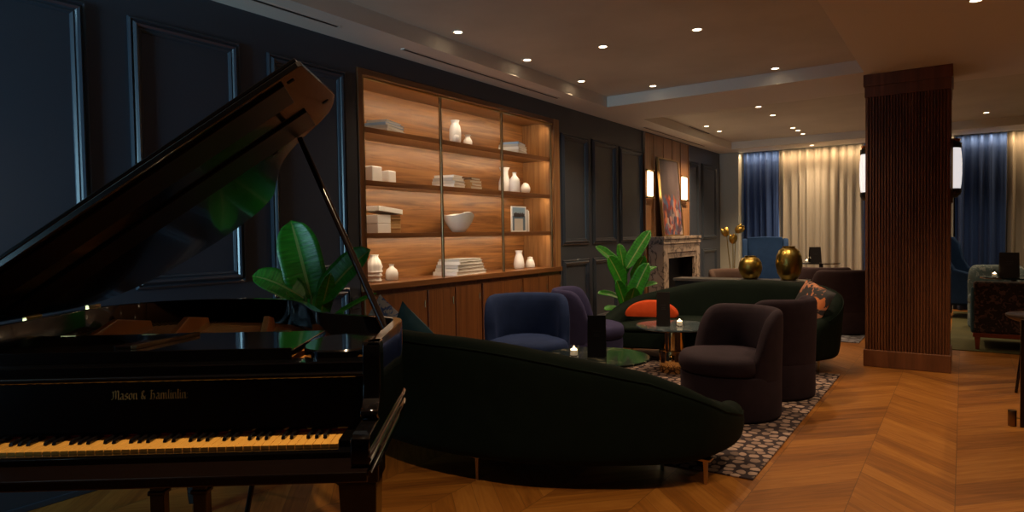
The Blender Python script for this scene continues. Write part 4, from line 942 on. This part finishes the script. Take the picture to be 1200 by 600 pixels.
# blackletter name on the fallboard, strokes of a slanted broad nib
GL = {'M': (1.18, [[(-0.05, 0.05), (0.16, 0.10), (0.26, 0.5), (0.24, 1.1), (0.10, 1.32)], [(0.24, 1.1), (0.44, 1.48), (0.6, 1.25), (0.6, 0.12)], [(0.6, 1.25), (0.82, 1.48), (0.98, 1.25), (0.98, 0.12), (1.1, 0.02)]]),
      'H': (0.92, [[(0.0, 1.30), (0.18, 1.45), (0.42, 1.32), (0.6, 1.45)], [(0.26, 1.36), (0.26, 0.18), (0.08, 0.05)], [(0.26, 0.72), (0.5, 0.95), (0.7, 0.78), (0.7, 0.2), (0.52, -0.12)], [(0.08, 0.05), (0.3, 0.02), (0.42, 0.14)]]),
      'a': (0.68, [[(0.06, 0.82), (0.22, 0.98), (0.45, 0.86), (0.45, 0.12), (0.58, 0.02)], [(0.45, 0.55), (0.16, 0.44), (0.08, 0.2), (0.2, 0.03), (0.44, 0.18)]]),
      's': (0.60, [[(0.46, 0.86), (0.28, 0.98), (0.08, 0.82), (0.12, 0.6), (0.42, 0.42), (0.45, 0.18), (0.26, 0.02), (0.04, 0.14)]]),
      'o': (0.66, [[(0.3, 0.98), (0.08, 0.82), (0.08, 0.16), (0.28, 0.02), (0.5, 0.18), (0.5, 0.84), (0.3, 0.98)]]),
      'n': (0.70, [[(0.0, 0.86), (0.1, 0.96), (0.1, 0.1), (0.2, 0.02)], [(0.1, 0.8), (0.36, 0.98), (0.48, 0.85), (0.48, 0.1), (0.6, 0.02)]]),
      'm': (1.06, [[(0.0, 0.86), (0.1, 0.96), (0.1, 0.1), (0.2, 0.02)], [(0.1, 0.8), (0.34, 0.98), (0.46, 0.85), (0.46, 0.1), (0.54, 0.02)], [(0.46, 0.8), (0.7, 0.98), (0.82, 0.85), (0.82, 0.1), (0.94, 0.02)]]),
      'l': (0.34, [[(0.02, 1.38), (0.12, 1.48), (0.12, 0.1), (0.24, 0.02)]]),
      'i': (0.34, [[(0.0, 0.86), (0.12, 0.96), (0.12, 0.1), (0.24, 0.02)], [(0.08, 1.26), (0.16, 1.34)]]),
      '&': (0.85, [[(0.64, 0.02), (0.16, 0.86), (0.2, 1.3), (0.38, 1.4), (0.46, 1.18), (0.12, 0.58), (0.1, 0.2), (0.3, 0.02), (0.56, 0.2), (0.66, 0.56)]]),
      ':': (0.24, [[(0.06, 0.78), (0.12, 0.84)], [(0.06, 0.08), (0.12, 0.14)]]), ' ': (0.42, [])}
text = 'Mason & Hamlinlin:'
tw = sum(GL[c][0] for c in text); u0, u1, z0 = -0.692, -0.472, 0.836; k = (u1-u0)/tw; kz = 0.0175
lg = G(); nx, nz = 0.075, 0.085; pen = 0.0
for ch in text:
    wd, strokes = GL[ch]
    for P in strokes:
        for a, b in zip(P, P[1:]):
            q = [(a[0]-nx, a[1]-nz), (a[0]+nx, a[1]+nz), (b[0]+nx, b[1]+nz), (b[0]-nx, b[1]-nz)]
            area = sum(q[i][0]*q[(i+1) % 4][1]-q[(i+1) % 4][0]*q[i][1] for i in range(4))
            if abs(area) < 0.012: q = [(a[0]-nx*0.5, a[1]-nz), (a[0]+nx*0.5, a[1]-nz*0.2), (b[0]+nx*0.5, b[1]+nz), (b[0]-nx*0.5, b[1]+nz*0.2)]
            lg.prism([(u0+(pen+x)*k, z0+y*kz) for x, y in q], 0.0, 0.001, lambda a_, b_, c_: (a_, 0.0105-(0.89-b_)*0.1-c_, b_))
    pen += wd
lg.build('lettering', M['letter'], fall)
# keyboard
kb = G().box(-1.36, 0.05, -0.125, 0.02, 0.705, 0.712).build('key_frame', M['blacksat'], pn)
wk = None; KW = 0.02352; kx1 = -0.010
for i in range(52):
    x1 = kx1 - i*KW
    if wk is None:
        wk = G().box(-KW+0.0012, 0, -0.125, 0.002, 0.7125, 0.730).build('white_key', M['ivory'], kb, bevel=0.0012, loc=(x1, 0, 0)); k0 = wk
    else:
        k0 = wk.copy(); sc.collection.objects.link(k0); k0.parent = kb; k0.location = (x1, 0, 0)
bkk = None
names = 'CBAGFED'                                       # from the top C down
for i in range(52):
    # a black key sits between white key i and i+1 (counted from the right) unless the pair is C-B or F-E
    hi, lo = names[i % 7], names[(i+1) % 7]
    if i == 51 or (hi, lo) in (('C', 'B'), ('F', 'E')): continue
    xc = kx1 - (i+1)*KW
    if bkk is None:
        bkk = G().loft([[(-0.0055, -0.077, 0.731), (0.0055, -0.077, 0.731), (0.0055, 0.004, 0.731), (-0.0055, 0.004, 0.731)], [(-0.0050, -0.074, 0.739), (0.0050, -0.074, 0.739), (0.0050, 0.004, 0.742), (-0.0050, 0.004, 0.742)], [(-0.0042, -0.068, 0.7425), (0.0042, -0.068, 0.7425), (0.0042, 0.004, 0.744), (-0.0042, 0.004, 0.744)]]).build('black_key', M['ebony'], kb, bevel=0.001, loc=(xc, 0, 0))
    else:
        k0 = bkk.copy(); sc.collection.objects.link(k0); k0.parent = kb; k0.location = (xc, 0, 0)
G().box(-1.24, -0.010, -0.009, -0.0045, 0.7315, 0.737).build('key_felt', M['redfelt'], fall)
G().box(-1.36, 0.05, -0.172, -0.130, 0.705, 0.722).build('key_slip', M['black'], pn, bevel=0.003)
for a, b in ((-0.008, 0.049), (-1.362, -1.236)):
    G().box(a, b, -0.128, -0.01, 0.7055, 0.742).build('key_block', M['black'], pn, bevel=0.004)
G().box(-1.40, 0.10, -0.285, 0.10, 0.678, 0.705).build('key_bed', M['case_brown'], pn, bevel=0.004)
ARM = [(-0.06, 1.0), (-0.066, 0.99), (-0.068, 0.95), (-0.07, 0.88), (-0.078, 0.842), (-0.098, 0.826), (-0.118, 0.818), (-0.122, 0.806), (-0.112, 0.796), (-0.10, 0.790), (-0.235, 0.788), (-0.25, 0.780), (-0.252, 0.765), (-0.252, 0.706), (0.0, 0.706), (0.0, 1.0)]
for a, b in ((0.052, 0.101), (-1.401, -1.352)):
    G().prism(ARM, a, b, lambda p, q, c: (c, p, q)).build('arm', M['black'], pn, bevel=0.004, smooth=35)
# legs
for x, y, tw_ in ((0.045, -0.09, 0), (-1.335, -0.09, 0), (-0.98, 1.18, 0)):
    zt = 0.678 if y < 0.5 else 0.66
    l = G().loft([[(x+a*r, y+b*r, z) for a, b in ((-1,-1),(1,-1),(1,1),(-1,1))] for r, z in ((0.030, 0.06), (0.034, 0.10), (0.052, zt-0.07), (0.052, zt-0.06), (0.060, zt-0.05), (0.060, zt-0.001))]).build('leg', M['case_brown'], pn, bevel=0.004)
    G().lathe([(0, 0), (0.018, 0), (0.026, 0.012), (0.026, 0.04), (0.018, 0.06), (0, 0.06)], (x, y, 0), 20).build('caster', M['brass'], l, smooth=40)
# pedal lyre
ly = G().box(-0.66, -0.43, 0.06, 0.16, 0.655, 0.677).build('lyre', M['case_brown'], pn, bevel=0.003)
for u in (-0.617, -0.487):
    G().box(u-0.021, u+0.021, 0.09, 0.13, 0.10, 0.655).box(u-0.026, u+0.026, 0.085, 0.135, 0.515, 0.53).build('lyre_post', M['case_brown'], ly, bevel=0.004)
for x0, x1 in ((-0.552, -0.56), (-0.395, -0.42)):
    G().tube([(x0, 0.42, 0.655), (x1, 0.12, 0.14)], 0.009, 8).build('brace_rod', M['blacksat'], ly, smooth=40)
G().box(-0.66, -0.43, 0.05, 0.17, 0.055, 0.10).build('pedal_box', M['case_brown'], ly, bevel=0.004)
for u in (-0.61, -0.545, -0.48): G().box(u-0.014, u+0.014, -0.06, 0.06, 0.06, 0.072).build('pedal', M['brass'], ly, bevel=0.004)
for u in (-0.42, -0.385): G().lathe([(0, 0.62), (0.011, 0.62), (0.014, 0.63), (0.011, 0.65), (0.005, 0.655), (0.005, 0.678), (0, 0.678)], (u, 0.30, 0), 14).build('pedal_rod', mat('steel', (0.4, 0.45, 0.5), 0.2, 1.0), ly, smooth=50)
# lid: hinged along the left side, raised 33 degrees
LA = math.radians(33.2); LO = Vector((-1.40, 0.13, 1.004)); LD = Vector((math.cos(LA), 0, math.sin(LA))); LN = Vector((-math.sin(LA), 0, math.cos(LA)))
def LP(s, v_, h): q = LO + LD*s + Vector((0, v_, 0)) + LN*h; return tuple(q)
OUT = [(0.0, -0.03), (0.4, -0.03), (0.9, -0.03), (1.30, -0.03), (1.49, -0.03), (1.503, -0.02), (1.503, 0.20), (1.503, 0.40), (1.476, 0.475), (1.44, 0.535), (1.371, 0.59), (1.265, 0.645), (1.165, 0.73), (1.09, 0.84), (1.01, 1.0), (0.93, 1.165), (0.85, 1.25), (0.75, 1.305), (0.64, 1.33), (0.48, 1.325), (0.28, 1.27), (0.12, 1.16), (0.02, 0.95), (0.0, 0.7)]
OUTS = OUT[:8] + [(a, b) for a, b in catmull(OUT[7:], 4)][1:]
lid = G().prism(OUTS, 0.0, 0.020, LP).build('lid', M['lid'], pn, bevel=0.003, smooth=30)
G().prism([(0.0, -0.026), (1.495, -0.026), (1.495, 0.34), (0.0, 0.34)], 0.0205, 0.034, LP).build('lid_flap', M['black'], lid, bevel=0.003)
G().prism([(0.06, 0.006), (1.418, 0.006), (1.392, 0.185), (0.06, 0.185)], -0.010, 0.0, LP).build('lid_panel', M['blacksat'], lid, bevel=0.002)  # two thin matt black panels across the underside of the lid
G().prism([(0.06, 0.345), (1.389, 0.345), (1.364, 0.545), (0.06, 0.545)], -0.010, 0.0, LP).build('lid_panel', M['blacksat'], lid, bevel=0.002)
for s, v_ in ((1.44, 0.03), (1.46, 0.40), (1.16, 0.60)):
    c = Vector(LP(s, v_, -0.003)); G().xbox(c - LD*0.012 - Vector((0, 0.006, 0)), LD*0.024, Vector((0, 0.012, 0)), LN*0.003).build('rubber_bumper', M['slot'], lid)
ring_pts = [LP(0.62+0.022*math.cos(t), -0.036+0.0, 0.012+0.014*math.sin(t)) for t in [2*PI*k/20 for k in range(21)]]
for v_ in (0.15, 0.55, 0.95):
    G().tube([LP(0.0, v_, 0.0), LP(0.0, v_+0.09, 0.0)], 0.008, 10).build('hinge', M['brass'], lid, smooth=50)
pst = G().tube([(0.040, 0.455, 0.955), LP(1.275, 0.60, -0.004)], [0.014, 0.011], 10).build('lid_prop', M['case_brown'], pn, smooth=50)
G().box(0.02, 0.064, 0.43, 0.48, 0.93, 0.962).build('prop_socket', M['brass'], pst, bevel=0.003)

# ------------------------------------------------------------------ far seating behind the console
def wing_chair(label, loc, rz):
    t = thing('wing_chair', label, 'armchair', loc, rz, 'blue wing chairs')     # faces local +x
    m = M['wingblue']
    G().box(-0.30, 0.34, -0.30, 0.30, 0.18, 0.34).build('seat_base', m, t, bevel=0.02, seg=3)
    G().box(-0.22, 0.36, -0.235, 0.235, 0.34, 0.46).build('seat_cushion', m, t, bevel=0.035, seg=4)
    g = G(); rings = []
    for z, x0, hw in ((0.20, -0.34, 0.29), (0.5, -0.36, 0.30), (0.8, -0.39, 0.305), (1.05, -0.415, 0.30), (1.15, -0.425, 0.285), (1.18, -0.42, 0.26)):
        rings.append([(x0, -hw, z), (x0-0.01, 0, z+0.01*(z > 1)), (x0, hw, z), (x0+0.10, hw, z), (x0+0.12, 0, z+0.01*(z > 1)), (x0+0.10, -hw, z)])
    g.loft(rings).build('backrest', m, t, bevel=0.02, seg=3, smooth=40)
    for s in (-1, 1):
        P = [(-0.36, 0.45), (-0.40, 1.10), (-0.36, 1.16), (-0.26, 1.15), (-0.18, 1.05), (-0.14, 0.85), (-0.06, 0.70), (0.22, 0.62), (0.30, 0.58), (0.30, 0.20), (-0.30, 0.20)]
        y0, y1 = (0.285, 0.365) if s > 0 else (-0.365, -0.285)
        G().prism(P, y0, y1, lambda a, b, c: (a, c, b)).build('wing', m, t, bevel=0.022, seg=3, smooth=40)
    for x in (-0.28, 0.29):
        for y in (-0.27, 0.27):
            G().loft([[(x+a*r, y+b*r, z) for a, b in ((-1,-1),(1,-1),(1,1),(-1,1))] for r, z in ((0.014, 0), (0.022, 0.18))]).build('leg', M['blacksat'], t)
wing_chair('peacock blue wing chair before the left blue curtain behind the gold vases', (-2.70, 11.35, RZ), math.radians(-75))
wing_chair('peacock blue wing chair in profile just right of the column', (0.05, 11.55, RZ), math.radians(-15))
ft = thing('pedestal_table', 'small dark pedestal table before the cream curtain carrying a menu', 'table', (-1.84, 11.25, RZ), 0)
G().lathe([(0, 0.755), (0.27, 0.755), (0.275, 0.762), (0.275, 0.772), (0, 0.775)], n=40).build('tabletop', M['black'], ft, smooth=40)
G().lathe([(0, 0.02), (0.03, 0.02), (0.03, 0.755), (0, 0.755)], n=16).build('post', M['blacksat'], ft, smooth=40)
G().lathe([(0, 0), (0.20, 0), (0.20, 0.012), (0.06, 0.022), (0, 0.022)], n=32).build('base', M['blacksat'], ft, smooth=40)
menu('black standing menu on the pedestal table before the cream curtain', (-1.92, 11.2, RZ+0.7755), math.radians(-60), 0.17, 0.245)
candle('lit tealight beside the menu before the cream curtain', (-2.04, 11.2, RZ+0.7755), 0.8)
tl = thing('tulip_lamp', 'gold tulip-headed floor lamp in the far left corner', 'floor lamp', (-3.12, 10.95, RZ), 0)
G().lathe([(0, 0), (0.13, 0), (0.13, 0.015), (0.02, 0.03), (0, 0.03)], n=28).build('base', M['gold_dim'], tl, smooth=40)
for (hx, hy, hz), (tx_, ty_, tz_) in (((-0.09, -0.03, 1.20), (-0.25, -0.2, 0.9)), ((0.06, -0.05, 1.27), (0.75, -0.2, 0.6)), ((-0.005, 0.02, 1.08), (0.1, -0.3, 1.0))):
    h = Vector((hx, hy, hz)); d = Vector((tx_, ty_, tz_)).normalized()
    st = G().tube(catmull([(hx*0.1, hy*0.1, 0.02), (hx*0.3, hy*0.3, 0.5), (hx*0.75, hy*0.75, 0.95), tuple(h)], 6), 0.007, 7).build('stem', M['gold_dim'], tl, smooth=50)
    rt = d.to_track_quat('Z', 'Y').to_matrix(); g = G(); rings = []
    for r, z in ((0.008, 0), (0.04, 0.02), (0.062, 0.06), (0.066, 0.10), (0.055, 0.135), (0.045, 0.15), (0.040, 0.148), (0.05, 0.12), (0.055, 0.09), (0.045, 0.05), (0.006, 0.02)):
        rings.append([h + rt @ Vector((r*(1+0.12*math.cos(5*t)*(z/0.15))*math.cos(t), r*(1+0.12*math.cos(5*t)*(z/0.15))*math.sin(t), z+0.012*math.cos(5*t)*(z/0.15))) for t in [2*PI*k/40 for k in range(40)]])
    g.loft(rings).build('flower_shade', M['gold_dim'], st, smooth=60)

# ------------------------------------------------------------------ seating right of the column
ps = thing('loveseat', 'patterned dark loveseat with teal arms and red wooden legs, back to us', 'sofa', (0.83, 8.88, RZ), PI/2)   # faces local +x
G().box(-0.42, -0.30, -0.74, 0.74, 0.17, 0.72).build('backrest', M['damask'], ps, bevel=0.03, seg=3)
G().box(-0.30, 0.34, -0.66, 0.66, 0.19, 0.42).build('seat_cushion', M['teal'], ps, bevel=0.03, seg=3)
for y0, y1 in ((-0.76, -0.66), (0.66, 0.76)):
    G().prism([(-0.41, 0.17), (-0.41, 0.66), (-0.30, 0.66), (-0.05, 0.56), (0.33, 0.53), (0.37, 0.48), (0.36, 0.17)], y0, y1, lambda a, b, c: (a, c, b)).build('armrest', M['teal'], ps, bevel=0.025, seg=3, smooth=40)
fr = G().box(-0.42, 0.36, -0.74, 0.74, 0.13, 0.175).build('frame', M['redwood'], ps, bevel=0.004)
for x in (-0.40, 0.32):
    for y in (-0.70, 0.70): G().loft([[(x+a*r, y+b*r, z) for a, b in ((-1,-1),(1,-1),(1,1),(-1,1))] for r, z in ((0.016, 0), (0.026, 0.14))]).build('leg', M['redwood'], ps)
make_chair('grey teal patterned barrel chair beyond the loveseat at right', (0.34, 10.40, RZ), math.radians(-100), M['tealpat'], R=0.29, top=0.80, group='far barrel chairs')
bt = thing('pedestal_table', 'dark pedestal table beyond the loveseat carrying a menu and candle', 'table', (0.50, 9.85, RZ), 0)
G().lathe([(0, 0.675), (0.34, 0.675), (0.345, 0.682), (0.345, 0.692), (0, 0.695)], n=40).build('tabletop', M['black'], bt, smooth=40)
G().lathe([(0, 0.02), (0.03, 0.02), (0.03, 0.675), (0, 0.675)], n=16).build('post', M['blacksat'], bt, smooth=40)
G().lathe([(0, 0), (0.22, 0), (0.22, 0.012), (0.06, 0.022), (0, 0.022)], n=32).build('base', M['blacksat'], bt, smooth=40)
menu('black standing menu beyond the loveseat at right', (0.45, 9.72, RZ+0.6955), math.radians(-85), 0.19, 0.29)
candle('lit tealight beyond the loveseat at right', (0.31, 9.66, RZ+0.6955), 0.9)
sd = thing('side_table', 'small round dark side table at the right edge before the loveseat', 'side table', (0.50, 6.50, 0), 0)
G().lathe([(0, 0.565), (0.17, 0.565), (0.20, 0.578), (0.222, 0.598), (0.222, 0.612), (0.21, 0.618), (0, 0.62)], n=40).build('tabletop', mat('smoked_wood', (0.035, 0.024, 0.020), 0.3), sd, smooth=40)
for k in range(3):
    a = 2*PI*k/3+3.6; G().tube([(0.10*math.cos(a), 0.10*math.sin(a), 0.57), (0.17*math.cos(a), 0.17*math.sin(a), 0.0)], [0.014, 0.010], 8).build('leg', M['case_brown'], sd, smooth=50)
hb = thing('high_bench', 'dark bench with brass foot caps cropped by the right edge', 'bench', (0.62, 4.6, 0), 0)
G().box(-0.26, 0.30, -0.85, 0.80, 0.70, 0.76).build('top', M['case_brown'], hb, bevel=0.01)
for x in (-0.31, 0.26):
    for y in (-0.74, 0.72):
        l = G().box(x, x+0.045, y, y+0.045, 0, 0.70).build('leg', M['case_brown'], hb, bevel=0.003)
        if x < 0:
            G().lathe([(0, 0.0), (0.022, 0.0), (0.024, 0.004), (0.024, 0.10), (0.022, 0.104), (0, 0.104)], (x-0.04, y+0.022, 0), 20).build('foot_cap', M['dkbrass'], l, smooth=40)
            G().tube([(x-0.03, y+0.022, 0.055), (x+0.002, y+0.022, 0.055)], 0.006, 8).build('bracket', M['brass'], l, smooth=40)
